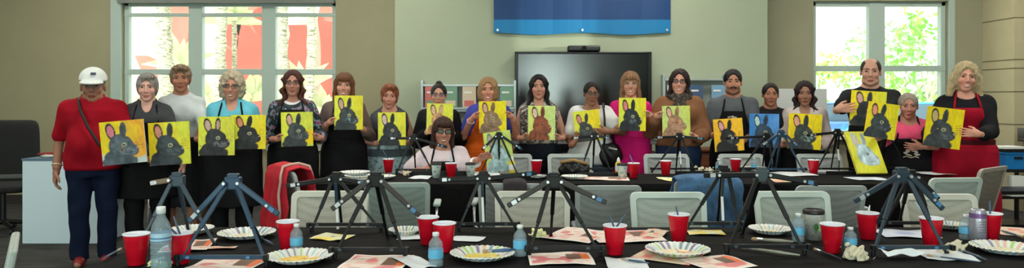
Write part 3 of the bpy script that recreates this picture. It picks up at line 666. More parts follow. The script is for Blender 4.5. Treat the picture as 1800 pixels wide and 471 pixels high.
        tt = np.clip((.95*k-P[2])/(.6),0,1); w_ = (.172*wf+.025*tt+ .018); d_ = (.125*df+.03*tt+.02); D = (np.sqrt((P[0]/w_)**2+((P[1]-.01)/d_)**2)-1)*np.minimum(w_,d_)*.9; D = smax(D, smax(zlen-P[2], P[2]-1.02*k, .01), .01)
        D = D+.006*np.sin(np.arctan2(P[1],P[0])*14)*tt; garment('skirt', D, P, h, bm_, root, .003, seed)
    for sd in (-1,1):
        ys = -.40 if seated else .03; xs = .11 if seated else .095
        P = grid((sd*xs-.07,ys-.22,-.0),(sd*xs+.07,ys+.08,.13),.008); D = smin(seg(P,(sd*xs,ys,.05),(sd*xs,ys-.13,.038),.045,.038), seg(P,(sd*xs,ys,.05),(sd*xs,ys,.10),.045,.045), .02); D = smax(D, .004-P[2], .003)
        v, q = nets(D, P, .008); mesh_obj('shoe', v, q, mat('shoe_%d_%d'%(shoe[0],shoe[1]), shoe, .5), root, True)
    if apron:
        ac, az = apron[0], apron[1]; atop = apron[2] if len(apron) > 2 else 1.27; am = mat('apron_%d_%d_%d'%tuple(ac), ac, .85, var=.12, scale=8, bump=.2, bscale=25, spec=.15)
        P = grid((-.36,-.40,az),(.36,.10,atop*k+dz+.03),h); off = .026+loose*.8
        D = torso(P, B, .05, 1.445, off, loose)
        tt = np.clip((.95*k-P[2])/(.6),0,1); w_ = (.172*wf+.025*tt+.028); d_ = (.125*df+.03*tt+.035); Dk = (np.sqrt((P[0]/w_)**2+((P[1]-.01)/d_)**2)-1)*np.minimum(w_,d_)*.9
        D = np.where(P[2]-dz < .93*k, Dk, D); D = smin(D, smax(Dk, P[2]-dz-.97*k, .02), .03)
        D = smax(D, P[1]-np.where(P[2]-dz < 1.05*k, .05, -.01), .004)
        wz = np.interp((P[2]-dz).ravel()/k, [.9,1.05,1.15,atop], [.4,.22,.135,.105]).reshape(P[2].shape)*1.0
        D = smax(D, np.abs(P[0])-wz, .006); D = smax(D, smax(az+.02-P[2], P[2]-atop*k-dz, .006), .006)
        D = D+.004*np.sin(P[0]*38+seed)*tt
        ao = garment('apron', D, P, h, am, root, .002, seed)
        mb = MB(); zt_ = atop*k+dz-.01
        # neck strap hugging the collar and chest
        for sx in (-1,1):
            pts = []
            for q in range(9):
                t_ = q/8; zq = zt_+(1.405*k+dz-zt_)*t_; xq = sx*(.098-.030*t_)
                tab = TORSO_M if sex == 'm' else TORSO_F
                ww = np.interp((zq-dz)/k, [a[0] for a in tab], [a[1] for a in tab])*wf+.02; dd = np.interp((zq-dz)/k, [a[0] for a in tab], [a[2] for a in tab])*df+.022
                bx = math.sqrt(max(.05, 1-(xq/ww)**2)); yq = .01-dd*bx-(.035*(1-t_) if sex == 'f' else 0.006)
                pts.append((xq, yq*(1-t_**4)+ .0*t_**4, zq+(.012*t_)))
            pts.append((sx*.058,.05,1.425*k+dz)); pts.append((0,.075,1.435*k+dz)) ; mb.tube(pts, .0085, 6)
        mb.build('neck_strap', am, ao, smooth=True)
        if len(apron) > 3:     # pale painted emblem: winged brush head over a script stroke
            rr = random.Random(seed+3); lg = MB(); zl = (apron[3])*k+dz; yq = -.118*df-.045-(0.03 if sex=='f' else .01)-off*.5
            for j in range(7): lg.box((rr.uniform(-.05,.05), yq-.006, zl+rr.uniform(-.02,.02)), (rr.uniform(.02,.06),.004,rr.uniform(.006,.012)), Matrix.Rotation(rr.uniform(-.4,.4),3,'Y'))
            lg.tube([(-.06,yq-.006,zl-.035),(-.03,yq-.008,zl-.025),(0,yq-.008,zl-.038),(.03,yq-.008,zl-.027),(.06,yq-.006,zl-.036)], .004, 6)
            lg.build('emblem', mat('emblem_cream',(190,180,165),.7), ao)
    def facepart(): pass
    if glasses:
        mb = MB(); gc = glasses[0]; rim = .0022 if len(glasses) < 3 else glasses[2]
        for sx in (-1,1):
            pts = [(sx*.032+.0225*math.copysign(abs(math.cos(a))**.8,math.cos(a)), -.107+.006*abs(math.cos(a)), .008+.0165*math.copysign(abs(math.sin(a))**.8,math.sin(a))) for a in [2*PI*i/18 for i in range(18)]]
            mb.tube(pts, rim, 6, closed=True); mb.tube([(sx*.055,-.100,.012),(sx*.074,-.07,.012),(sx*.083,.02,.008)], rim, 6)
        mb.tube([(-.010,-.108,.010),(0,-.112,.012),(.010,-.108,.010)], rim, 6)
        go = hput(mb.build('glasses', mat('frame_%d'%gc[0], gc, .3), root, smooth=True))
        for sx in (-1,1):
            lm = MB(); lm.add([(sx*.032+.021*math.cos(a), -.1055, .008+.0155*math.sin(a)) for a in [2*PI*i/16 for i in range(16)]]+[(sx*.032+.021*math.cos(a), -.1035, .008+.0155*math.sin(a)) for a in [2*PI*i/16 for i in range(16)]], [tuple(range(16)), tuple(range(16,32))[::-1]])
            if glasses[1] == 'dark': lm.build('lens', mat('dark_mirror_lens',(205,218,232),.06,1.0), go)
            else: lm.build('lens', glass_mat('spectacle_lens',(240,244,246),.98), go)
    if hat:
        P = grid((-.13,-.22,.0),(.13,.15,.16),.006); D = smax(ell(P,(0,.018,.045),(.092,.108,.090)), .035-P[2], .006)
        D = smax(D, -ell(P,(0,.018,.035),(.078,.096,.078)), .004)
        D = smin(D, smax(ell(P,(0,-.10,.032-.0),(.078,.085,.016)), -.0-(-P[1]-.05), .01)+ (P[1]*0), .01)
        v, q = nets(D, P, .006); ho = hput(mesh_obj('cap', v, q, mat('cap_white',(215,222,220),.85,var=.05), root, True))
        ho.matrix_local = HM @ Matrix.Translation((0,0,.012)) @ Matrix.Rotation(.12,4,'X')
        MB().box((.012,-.092,.095),(.035,.006,.018),Matrix.Rotation(-.6,3,'X')).build('cap_emblem', mat('emblem_navy',(60,70,90),.7), ho)
    return dict(root=root, B=B, zt=zt, k=k, loc=loc, HM=HM, th=th, X=X, Y=Y)
# ------------------------------------------------------------------ painted canvases
CANV = attr_mat('acrylic_painting', .55, .3, bump=.3)
def sm_(a, b, x): t = np.clip((x-a)/(b-a+1e-9),0,1); return t*t*(3-2*t)
def vnoise(u, v, f, seed):
    r = np.random.RandomState(seed); G = r.rand(40,40); x = u*f; y = v*f; i = np.floor(x).astype(int) % 39; j = np.floor(y).astype(int) % 39; a = x-np.floor(x); b = y-np.floor(y)
    a = a*a*(3-2*a); b = b*b*(3-2*b); return (G[i,j]*(1-a)+G[i+1,j]*a)*(1-b)+(G[i,j+1]*(1-a)+G[i+1,j+1]*a)*b
def paint(u, v, st, seed):
    bg1, bg2, fur, ear, style = st
    L = lambda c: np.array(lin(c)); n1 = vnoise(u,v,5,seed); n2 = vnoise(u*1.0,v*.5+u*.4,22,seed+1); n3 = vnoise(u,v,14,seed+2)
    t = np.clip(u*1.1+(n1-.5)*.9-.1,0,1)[:,None]; c = L(bg1)*(1-t)+L(bg2)*t; c = c*(.88+.24*n2[:,None])
    if style.get('corner') is not None: m = (sm_(.25,.05,v+.25*(n1-.5)))[:,None]; c = c*(1-m)+L(style['corner'])*m
    if style.get('blob') is not None: m = (1-sm_(.8,1.05,np.sqrt(((u-.9)/.18)**2+((v-.28)/.24)**2)))[:,None]; c = c*(1-m)+L(style['blob'])*m
    r = np.random.RandomState(seed); j = lambda s=.02: r.uniform(-s,s)
    def E(cx, cy, rx, ry, a=0):
        dx, dy = u-cx, v-cy; ca, sa = math.cos(a), math.sin(a); return np.sqrt(((dx*ca+dy*sa)/rx)**2+((-dx*sa+dy*ca)/ry)**2)
    dx, dy = style.get('dx',0)+j(), style.get('dy',0)+j(.01); sc = style.get('sc',1); flip = 1
    def put(c, m, col): return c*(1-m[:,None])+col*m[:,None]
    fc = L(fur)*(.65+.7*(vnoise(u,v,11,seed+5)[:,None]))*(.8+.4*n3[:,None]); dk = L(style.get('line',[int(q*.45) for q in fur]))
    wob = (n3-.5)*.10; soft = .06
    ears = [E(.25+dx,.775+dy,.105*sc,.20*sc,.22+j(.06)), E(.53+dx,.79+dy,.078*sc,.185*sc,-.10+j(.08))]
    for i, e in enumerate(ears):
        m = 1-sm_(1-soft,1+soft,e+wob*.5); c = put(c, m, (dk if i == 0 else fc*(.8)))
        if i == 0: m = 1-sm_(1-.1,1.0,e*1.32+wob*.4); c = put(c, m, L(ear)*(.85+.3*n2[:,None]))
        elif style.get('both'): m = 1-sm_(1-.1,1.0,e*1.45); c = put(c, m, L(ear)*.9)
        else: m = 1-sm_(.9,1.0,e*1.5); c = put(c, m, fc*.55)
    body = np.minimum(E(.40+dx,.06,.40*sc,.20*sc), E(.25+dx,.12,.2,.2)) if style.get('body',1) else np.full_like(u, 9.)
    hd = np.minimum(E(.47+dx,.42+dy,.29*sc,.245*sc), E(.64+dx,.33+dy,.22*sc,.15*sc,-.15)); hd = np.minimum(hd, E(.40+dx,.56+dy,.18*sc,.14*sc,.2))
    m = 1-sm_(1-soft,1+soft,body+wob); c = put(c, m, fc*.8)
    m = 1-sm_(1-.05,1+.05,hd+wob); c = put(c, m, fc)
    m = (1-sm_(0,.10,np.abs(hd+wob-.93)))*.55*(hd < 1.05); c = put(c, m, dk*.8)
    # lighter cheek strokes, mouth
    ck = (1-sm_(.6,1.1,E(.60+dx,.30+dy,.22*sc,.09*sc,-.1)))*style.get('cheek',.35)*sm_(.35,.65,n2); c = put(c, m*0+ck, L(style.get('cheekc',(150,165,170))))
    ml = (1-sm_(.0,.014,np.abs(v-(.27+dy+.35*(u-.62-dx)**2)))) * (np.abs(u-.64-dx) < .14); c = put(c, ml*.7, dk*.6)
    ns = 1-sm_(.7,1.1,E(.83+dx,.37+dy,.035,.022)); c = put(c, ns, L(style.get('nose',(190,180,185))))
    ex, ey = .53+dx, .455+dy; e = E(ex,ey,.062*sc,.048*sc); c = put(c, (1-sm_(.85,1.1,e)), L(style.get('eye',(190,190,150)))); c = put(c, (1-sm_(.5,.7,e)), L((40,40,35))); c = put(c, 1-sm_(.1,.25,E(ex+.01,ey+.012,.06,.05)), L((235,235,225)))
    wk = style.get('whisk',.5)
    for q in range(5):
        yy = .38+dy+.045*q+.6*(u-.80-dx)*(.15*q-.2)+.25*(u-.8)**2; m = (1-sm_(.0,.009,np.abs(v-yy)))*(u > .80+dx)*(u < .96)*wk; c = put(c, m, dk*1.1)
    return np.clip(c,0.002,1)
CAN = {}
def canvas(key, cx, cy, wpx, hpx, Y, rot, st, seed, label, pitch=0, skew=0, edge=None, group=None):
    s = F/Y; w_, h_ = wpx/s, hpx/s; p = W(cx,cy,Y); yaw = -math.atan2(p.x,p.y)*.5+skew
    root = bpy.data.objects.new('painted_canvas', None)
    Rm = Matrix.Rotation(yaw,4,'Z') @ Matrix.Rotation(pitch,4,'X') @ Matrix.Rotation(rot,4,'Y')
    NX, NZ = 54, 66; u, v = np.meshgrid(np.linspace(0,1,NX), np.linspace(0,1,NZ), indexing='ij'); u = u.ravel(); v = v.ravel()
    col = paint(u, v, st, seed); vs = np.stack([(u-.5)*w_, np.zeros_like(u)-.009, (v-.5)*h_],1); fs = []
    for i in range(NX-1):
        for j in range(NZ-1): a = i*NZ+j; fs.append([a,a+NZ,a+NZ+1,a+1])
    # wrapped sides and back
    rim = [i*NZ for i in range(NX)]+[(NX-1)*NZ+j for j in range(1,NZ)]+[i*NZ+NZ-1 for i in range(NX-2,-1,-1)]+[j for j in range(NZ-2,0,-1)]
    ec = np.array(lin(edge)) if edge else None; n0 = len(vs); fv = vs[rim].copy(); bvs = vs[rim].copy(); bvs[:,1] = .009
    vs = np.concatenate([vs, fv, bvs]); e2 = np.tile(ec,(len(rim),1)) if edge else col[rim]*.95; col = np.concatenate([col, e2, e2]); R_ = len(rim)
    for i in range(R_): fs.append([n0+(i+1)%R_, n0+i, n0+R_+i, n0+R_+(i+1)%R_])
    fs.append([n0+R_+i for i in range(R_)])
    me = bpy.data.meshes.new('painted_canvas'); me.from_pydata(vs.tolist(), [], fs); me.materials.append(CANV)
    a = me.color_attributes.new('Col','FLOAT_COLOR','POINT'); cc = np.ones((len(vs),4),np.float32); cc[:,:3] = col; a.data.foreach_set('color', cc.ravel())
    bpy.data.objects.remove(root); o = bpy.data.objects.new('painted_canvas', me); COL.objects.link(o)
    o.matrix_world = Matrix.Translation(p) @ Rm; tag(o, label, 'painting', group)
    sb = MB(); 
    for a_, b_, c_, d_ in ((-w_/2+.003,-w_/2+.035,-h_/2+.003,h_/2-.003),(w_/2-.035,w_/2-.003,-h_/2+.003,h_/2-.003),(-w_/2+.035,w_/2-.035,-h_/2+.003,-h_/2+.035),(-w_/2+.035,w_/2-.035,h_/2-.035,h_/2-.003)): sb.bb(a_,b_,.009,.018,c_,d_)
    sb.build('stretcher_bar', mat('pine_wood',(205,175,130),.6), o)
    MM = Matrix.Translation(p) @ Rm
    CAN[key] = (MM, w_, h_); return o
def on(key, fx, fz, dy=0):
    """a point at fraction fx, fz (-.5..5) of a canvas, dy behind its face"""
    MM, w_, h_ = CAN[key]; return MM @ Vector((fx*w_, dy, fz*h_))
YEL, LIM, ORG, WHT = (240,215,30), (222,228,70), (240,175,50), (225,230,225)
CH, CH2, TANR, RED = (62,72,78), (48,54,58), (176,128,98), (150,82,55)
EAR1, EAR2 = (215,140,140), (205,165,150)
# ------------------------------------------------------------------ canvases held by the people
HG = 'rabbit canvases of the painting class'
def CY(s): return F/s-.30
canvas(1, 217,250, 71,76, CY(212)-.03, -.09, (YEL,ORG,(88,102,112),(220,130,150),dict(corner=(200,215,215),cheek=.4,whisk=.6)), 11, 'grey rabbit canvas with orange right side, held by the man in the red polo', edge=(225,225,215))
canvas(2, 298.5,252, 67,75, CY(205), -.05, (YEL,LIM,(60,70,76),(215,150,130),dict(cheek=.15)), 12, 'charcoal rabbit canvas held beside the woman in dark grey with short silver hair')
canvas(3, 381,239, 60,68, CY(205), 0.0, (LIM,(215,215,70),(50,52,56),(200,165,155),dict(both=1,cheek=.7,cheekc=(130,130,130))), 13, 'black rabbit canvas with two pink ears and silver cheek streaks')
canvas(4, 437,232, 58,60, CY(203)+.04, .0, (LIM,YEL,(42,44,46),(215,140,115),dict(cheek=.1)), 14, 'black rabbit canvas with peach ear held by the woman in turquoise')
canvas(5, 522.5,227, 54,60, CY(197), -.02, (LIM,(205,215,80),(62,70,74),EAR2,dict(blob=(240,205,10),cheek=.3)), 15, 'grey rabbit canvas with round yellow sun low at its right edge')
canvas(6, 613,198, 49,60, CY(190), .0, (LIM,(225,215,45),(58,66,70),EAR2,dict(cheek=.9,cheekc=(125,160,170),dy=-.03)), 16, 'grey rabbit canvas with pale blue muzzle held highest on the left')
canvas(7, 689,226.5, 48,58, CY(184), -.01, (LIM,(228,222,60),(48,54,60),(215,185,190),dict(cheek=.1)), 17, 'very dark rabbit canvas held by the woman with short red hair')
canvas(8, 773,209, 46,54, CY(184), .03, ((225,222,90),LIM,(205,155,115),(225,180,150),dict(both=1,cheek=.2,eye=(170,110,80))), 18, 'peach brown rabbit canvas behind the seated woman in sunglasses')
canvas(9, 866,205.5, 48,55, CY(184), -.02, (YEL,(240,225,20),(150,122,95),(215,165,145),dict(cheek=.1)), 19, 'taupe rabbit canvas on deep yellow held above the orange apron')
canvas(11, 952,216, 48,60, CY(184), .01, ((215,225,120),(205,228,140),RED,(235,200,180),dict(cheek=.1,eye=(150,85,60))), 20, 'red brown rabbit canvas held low by the woman in the patterned sleeveless top')
canvas(12, 1032.5,221, 46,54, CY(184), -.12, (LIM,YEL,(68,72,75),(225,140,130),dict(cheek=.1,sc=.9,dy=-.04,dx=-.02,eye=(200,190,110))), 21, 'small headed grey rabbit canvas tilted left, held by the woman in white')
canvas(13, 1111.5,201, 47,58, CY(184), .01, (LIM,(232,222,40),(44,50,55),(225,130,135),dict(cheek=.3,dy=-.02)), 22, 'glossy black rabbit canvas held by the woman in the magenta dress')
canvas(14, 1188.5,213, 48,54, CY(186), -.02, ((200,218,130),(205,220,100),(182,140,110),(225,175,150),dict(cheek=.15,eye=(190,110,80),body=1)), 23, 'light brown rabbit canvas on lime green held by the woman in the scarf')
canvas(15, 1280.5,237, 50,57, CY(184)-.02, -.07, ((245,190,40),(250,195,50),(40,42,44),(225,160,170),dict(cheek=.2,whisk=.9,sc=.95)), 24, 'black rabbit canvas on amber orange held by the bearded man')
canvas(16, 1343,229.5, 50,59, CY(184), .01, ((60,130,205),(85,150,220),(52,70,92),(185,215,215),dict(cheek=.1,nose=(90,110,130))), 25, 'the only blue canvas, slate rabbit with pale ear')
canvas(17, 1414.5,231, 55,62, CY(188), .05, ((235,205,20),(240,215,20),(58,66,66),(225,160,140),dict(cheek=.95,cheekc=(150,180,175))), 26, 'grey and white patched rabbit canvas held by the woman in the pale blouse')
canvas(18, 1525.5,191, 57,62, CY(200)-.02, .07, (YEL,(222,218,55),(52,60,64),(210,165,165),dict(cheek=.25)), 27, 'dark rabbit canvas held up by the tall balding man')
canvas(19, 1549.5,212, 50,62, CY(205)-.16, .15, (YEL,(228,215,20),(56,64,68),(230,150,120),dict(cheek=.15,dx=-.03)), 28, 'tilted dark rabbit canvas overlapping the tall man\'s painting')
canvas(20, 1658.5,224.5, 58,70, CY(210)-.02, .13, ((235,210,10),(240,215,10),(64,70,72),(200,175,120),dict(cheek=.2,whisk=.9,dx=-.04)), 29, 'charcoal rabbit canvas held by the woman in the red apron')
# ------------------------------------------------------------------ the people
def side(key, sd, fz, grip='side', out=.014):
    MM, w_, h_ = CAN[key]; return (grip, MM @ Vector((sd*(w_/2+out), .028 if grip == 'side' else -.035, fz*h_)))
def hid(key, sd, fz=-.25, fx=.33): return ('hold', on(key, sd*fx, fz, .06))
def Yo(s, d=0): return F/s-d
NAVY, BLACK, CHAR = (20,28,48), (20,20,23), (58,58,62)
P1 = person(164,118,214,'older man in red polo and white cap with a strap across his chest','m',(150,108,88),('bald',(120,110,100)),((148,10,30),.85,'polo',.80),('pants',(16,26,50)),
  wf=1.10,df=1.2,belly=1.2,glasses=((120,110,95),'clear'),hat=1,hands={-1:('hang',W(98,312,Yo(214,.12))),1:hid(1,1,-.2,.0)},head=(.0,0,.0),smile=0,shoe=(130,30,35),seed=1,headk=1.10,loose=.03,sleeve_off=.024)
P2 = person(259,127,205,'woman with short silver hair in a dark grey shirt and black apron','f',(208,162,148),('short',(165,160,155)),((62,64,68),1.8,'v',.84),('pants',BLACK),
  apron=(BLACK,.5,1.22),wf=1.08,df=1.05,hands={-1:hid(2,-1,-.3,.4),1:('hang',W(322,296,Yo(205,.2)))},head=(0,.05,0),seed=2,loose=.01,headk=1.04)
P3 = person(318,112,198,'woman with short tousled hair in a white tee and black skirt','f',(165,112,90),('spiky',(150,125,100)),((188,194,196),.8,'crew',.84),('skirt',BLACK,.42),
  wf=1.05,hands={-1:('hold',W(290,262,Yo(203,.2))),1:hid(3,-1,-.3,.4)},head=(.05,.02,0),smile=1,shoe=(150,140,130),seed=3,headk=1.06)
P4 = person(408,125,203,'woman with curly white hair and glasses in turquoise, arm around her neighbour','f',(190,138,118),('curly',(205,190,165)),((96,178,200),1.1,'v',.84),('pants',BLACK),
  apron=(BLACK,.42,1.26),wf=1.2,df=1.15,glasses=((35,35,40),'clear'),hands={-1:('hold',W(350,232,Yo(203,-.08))),1:hid(4,1,-.2,.35)},head=(-.05,.06,.05),smile=2,seed=4,loose=.01,headk=1.06)
FLOR = ramp_mat('floral_fabric', [(0,(40,60,70)),(.40,(26,28,36)),(.52,(95,140,150)),(.57,(150,90,125)),(.62,(30,32,40)),(.70,(165,175,175))], 16, .8)
P5 = person(515,122,197,'woman with long auburn hair and glasses in a floral jacket and long black apron','f',(182,132,115),('wavy',(82,45,38)),(FLOR,1.75,'scoop',.86),('skirt',BLACK,.25),
  apron=(BLACK,.25,1.30,1.25),wf=1.05,glasses=((60,30,35),'clear'),hands={-1:side(5,-1,-.25),1:side(5,1,-.25)},head=(.0,.0,.0),under=(215,212,220),seed=5,headk=1.0,sleeve_off=.02)
P6 = person(605,126,190,'woman with straight brown hair in a grey top and long black apron','f',(196,145,125),('longstraight',(120,78,52)),((98,84,80),1.6,'crew',.86),('skirt',BLACK,.25),
  apron=(BLACK,.25,1.25),hands={-1:side(6,-1,-.25),1:hid(6,1,-.3)},head=(.0,.0,.05),smile=2,seed=6,headk=1.04,sleeve_off=.02)
PRNT = ramp_mat('pale_print_fabric', [(0,(150,175,180)),(.5,(168,190,192)),(.55,(85,105,120)),(.62,(160,182,188))], 22, .8)
P7 = person(685,146,184,'woman with short red hair in a sleeveless charcoal top and pale print skirt','f',(192,138,120),('short',(150,90,62)),((66,70,76),0,'scoop',.86),('skirt',PRNT,.35),
  apron=((72,82,88),.80,.99),wf=1.08,df=1.1,hands={-1:hid(7,-1,-.3,.42),1:hid(7,1,-.3,.42)},head=(.0,.05,.05),seed=7,headk=1.02)
P8 = person(771,145,184,'woman with dark hair in a topknot and glasses in a black top','f',(195,148,125),('bun',(35,28,28)),((20,22,26),1.9,'crew',.84),('pants',BLACK),
  hands={-1:hid(8,-1,-.3,.4),1:hid(8,1,-.3,.4)},head=(.0,.0,.03),glasses=((70,60,110),'clear'),smile=1,wf=1.0,seed=8,sleeve_off=.026,headk=.98)
P10 = person(858,135,184,'woman with wavy blond bob in a blue tee and orange apron','f',(198,140,118),('bob',(178,140,98)),((60,66,150),.75,'scoop',.84),('pants',(40,40,50)),
  apron=((205,92,26),.45,1.24),wf=1.18,df=1.15,hands={-1:side(9,-1,.05),1:side(9,1,.05)},head=(0,0,0),smile=2,seed=10,headk=1.02)
ANIM = ramp_mat('black_white_print', [(0,(170,165,155)),(.46,(40,40,44)),(.56,(150,145,138)),(.62,(30,30,34))], 30, .8)
P11 = person(947,130,184,'woman with long black hair in a sleeveless black and white print top','f',(188,138,120),('long',(24,18,20)),(ANIM,0,'v',.97),('pants',(20,24,34)),
  wf=1.15,df=1.1,hands={-1:side(11,-1,-.42),1:side(11,1,-.42)},head=(0,-.03,0),smile=1,seed=11,headk=1.02)
P12 = person(1040,142,184,'woman with dark tied hair and glasses in a loose white blouse and jeans','f',(140,98,78),('tied',(26,20,22)),((212,214,216),.6,'wide',.80),('pants',(82,104,122)),
  wf=1.08,df=1.05,glasses=((50,45,45),'clear'),hands={-1:side(12,-1,-.45,'hold'),1:side(12,1,-.25,'across',.02)},head=(.1,.05,.03),smile=1,seed=12,headk=.98,loose=.05,sleeve_off=.04)
P13 = person(1108,124,184,'woman with long straight ginger hair in a magenta dress','f',(196,148,125),('longstraight',(155,116,86)),((196,30,110),.7,'crew',.84),('dress',(190,22,105),.3),
  wf=1.02,glasses=((190,160,140),'clear',.0014),hands={-1:hid(13,-1,-.2),1:side(13,1,.0)},head=(0,0,0),smile=2,seed=13,headk=1.03)
P14 = person(1194,120,186,'woman with long dark hair and black glasses in a tan sweater and scarf','f',(205,152,132),('long',(48,28,26)),((128,88,62),1.9,'scoop',.92),('pants',(36,52,84)),
  wf=1.12,df=1.1,glasses=((18,18,20),'clear',.003),hands={-1:side(14,-1,.2,'side'),1:side(14,1,-.5,'side')},head=(-.08,0,.06),smile=2,seed=14,headk=1.05,sleeve_off=.04,loose=.03)
P15 = person(1288,121,184,'man with short black hair and goatee in a grey tee and black apron','m',(176,126,102),('crop',(22,20,22)),((88,92,98),.95,'crew',.84),('pants',(60,66,70)),
  apron=(BLACK,.5,1.26,1.20),wf=1.0,hands={-1:hid(15,-1,.1),1:hid(15,1,-.1)},head=(0,0,0),smile=1,beard=(30,24,24),seed=15,headk=1.02,sleeve_off=.022)
P16 = person(1354,144,184,'young woman with dark hair pulled back in a black tee','f',(160,108,86),('tied',(32,24,26)),((24,24,28),.8,'crew',.84),('pants',BLACK),
  wf=1.0,hands={-1:hid(16,-1,-.3),1:hid(16,1,-.3)},head=(.05,.0,.02),smile=1,seed=16,headk=.97)
P17 = person(1414,141,188,'woman with long dark wavy hair in a pale blouse and black apron','f',(150,108,90),('wavy',(42,28,30)),((190,178,178),1.7,'v',.84),('pants',BLACK),
  apron=(BLACK,.5,1.16),wf=1.03,hands={-1:side(17,-1,-.4,'side'),1:hid(17,1,-.3)},head=(0,.05,0),smile=0,seed=17,headk=1.0,sleeve_off=.024)
P18 = person(1530,102,192,'tall balding man in a black tee behind two canvases','m',(190,145,125),('bald',(60,45,38)),((26,28,30),.9,'crew',.84),('pants',BLACK),
  wf=1.06,hands={-1:side(18,-1,-.05,'front',.07),1:hid(18,1,-.3)},head=(-.1,.03,.02),smile=0,seed=18,headk=1.07,loose=.01,sleeve_off=.03)
P19 = person(1596,163,201,'short older woman in a bright pink tee and black apron, arm across her waist','f',(180,130,112),('crop',(165,150,140)),((235,90,130),.8,'scoop',.84),('pants',BLACK),
  apron=(BLACK,.3,1.20,1.06),wf=1.12,df=1.1,hands={-1:('hold',on(19,.1,-.3,.06)),1:('across',W(1612,258,Yo(201,.30)))},head=(0,.05,.0),smile=0,seed=19,headk=.98)
P20 = person(1697,108,210,'smiling woman with blond hair in a black cardigan and red apron','f',(205,150,130),('blond',(205,185,145)),((22,22,28),1.9,'scoop',.84),('skirt',(70,14,24),.35),
  apron=((152,14,38),.35,1.28),wf=1.15,df=1.1,hands={-1:hid(20,-1,-.1,.2),1:side(20,1,-.05,'front',.075)},head=(.05,.03,.08),smile=2,seed=20,headk=1.06,sleeve_off=.028)
P9 = person(779,204,200,'seated woman in mirrored sunglasses and white blouse with long brown hair','f',(178,128,108),('bangs',(66,40,34)),((205,192,200),.7,'wide',.90),('pants',BLACK),
  seated=True,apron=(BLACK,.62,1.27),wf=1.08,glasses=((16,16,18),'dark',.0035),hands={-1:('across',W(752,300,Yo(200,.32))),1:('reach',W(850,276,Yo(200,.38)))},head=(.12,.0,.06),smile=2,seed=9,headk=1.08,loose=.02,sleeve_off=.035)
# things people wear or carry that are their own objects
def chest_tube(Pn, pts, r, name, m, label, cat):
    pass
def wband(Pn, sd, label, c, cat, r=.034, wd=.022, q_=.92):
    B = Pn['B']; E, Wr = Vector(B['E'][sd]), Vector(B['Wr'][sd]); p = E+(Wr-E)*q_; d = (Wr-E).normalized(); L = p.copy()
    a = Pn['root'].matrix_basis
    mb = MB(); u = d.cross(Vector((0,0,1))).normalized(); v = d.cross(u); pts = []
    mb.tube([p+(u*math.cos(t)+v*math.sin(t))*r for t in [2*PI*i/20 for i in range(20)]], wd*.32, 8, closed=True)
    o = mb.build('wristband', mat('band_%d_%d'%(c[0],c[1]), c, .35, .3), Pn['root'], smooth=True); return o
wband(P1,-1,'','x' and (200,190,160),'',.033,.02); wband(P9,1,'',(225,225,228),'',.034,.05,.88); wband(P10,-1,'',(205,190,190),'',.033,.016)
# crossbody strap on the man in red
mb = MB(); pts = [(-.075,.03,1.43),(-.09,-.07,1.385),(-.07,-.165,1.30),(-.02,-.215,1.18),(.06,-.265,1.03),(.14,-.24,.93),(.20,-.15,.86),(.24,-.02,.82)]
mb.tube([(x*1.05,y*1.0,z*P1['k']) for x,y,z in pts], .011, 8); mb.build('bag_strap', mat('strap_black',(22,18,20),.6), P1['root'], smooth=True)
# scarf
def torus_blob(Pn, fn, lo, hi, h, name, m):
    P = grid(lo, hi, h); v, q = nets(fn(P), P, h); return mesh_obj(name, v, q, m, Pn['root'], True)
SCARF = ramp_mat('scarf_print', [(0,(40,40,42)),(.45,(70,62,50)),(.52,(28,30,34)),(.6,(110,98,80))], 40, .9)
kk = P14['k']; torus_blob(P14, lambda P: smin(smin(np.sqrt((np.sqrt(P[0]**2*.8+(P[1]-.0)**2)-.085)**2+((P[2]-1.405*kk-.25*P[1])*.8)**2)-.028+.006*np.sin(P[0]*70+P[2]*90), seg(P,(.0,-.09,1.375*kk),(-.045,-.14,1.28*kk),.028,.034),.02), seg(P,(.01,-.09,1.375*kk),(.04,-.14,1.30*kk),.026,.03),.02), (-.16,-.22,1.15),(.16,.16,1.60),.008,'scarf',SCARF)
# handbag of the woman in white
t = thing('handbag','black slouchy handbag hanging at the hip of the woman in the white blouse','bag', W(1073,268,6.95))
P = grid((-.13,-.10,-.16),(.13,.10,.16),.009); D = smax(ell(P,(0,0,-.02),(.115,.07,.13)), P[2]-.09,.02)+.006*np.sin(P[0]*60+P[2]*40); v,q = nets(D,P,.009)
LEA = mat('black_leather',(20,20,22),.45,bump=.3,bscale=60); mesh_obj('pouch', v, q, LEA, t, True)
sh = (Matrix.Rotation(0,3,'Z') @ Vector((0,0,0))); a = W(1060,186,6.93)-t.location; MB().tube([(-.06,.0,.06),(-.055,-.03,.18),(a.x+.005,-.10,a.z-.12),(a.x,-.03,a.z+.01),(a.x+.01,.05,a.z+.02),(a.x+.05,.10,a.z-.1),(.05,.03,.06)], .010, 8).build('shoulder_strap', LEA, t, smooth=True)
MB().tube([(-.03,-.075,.05),(.05,-.07,.03)], .012, 8).build('buckle', mat('steel_grommet',(220,225,225),.25,.7), t)
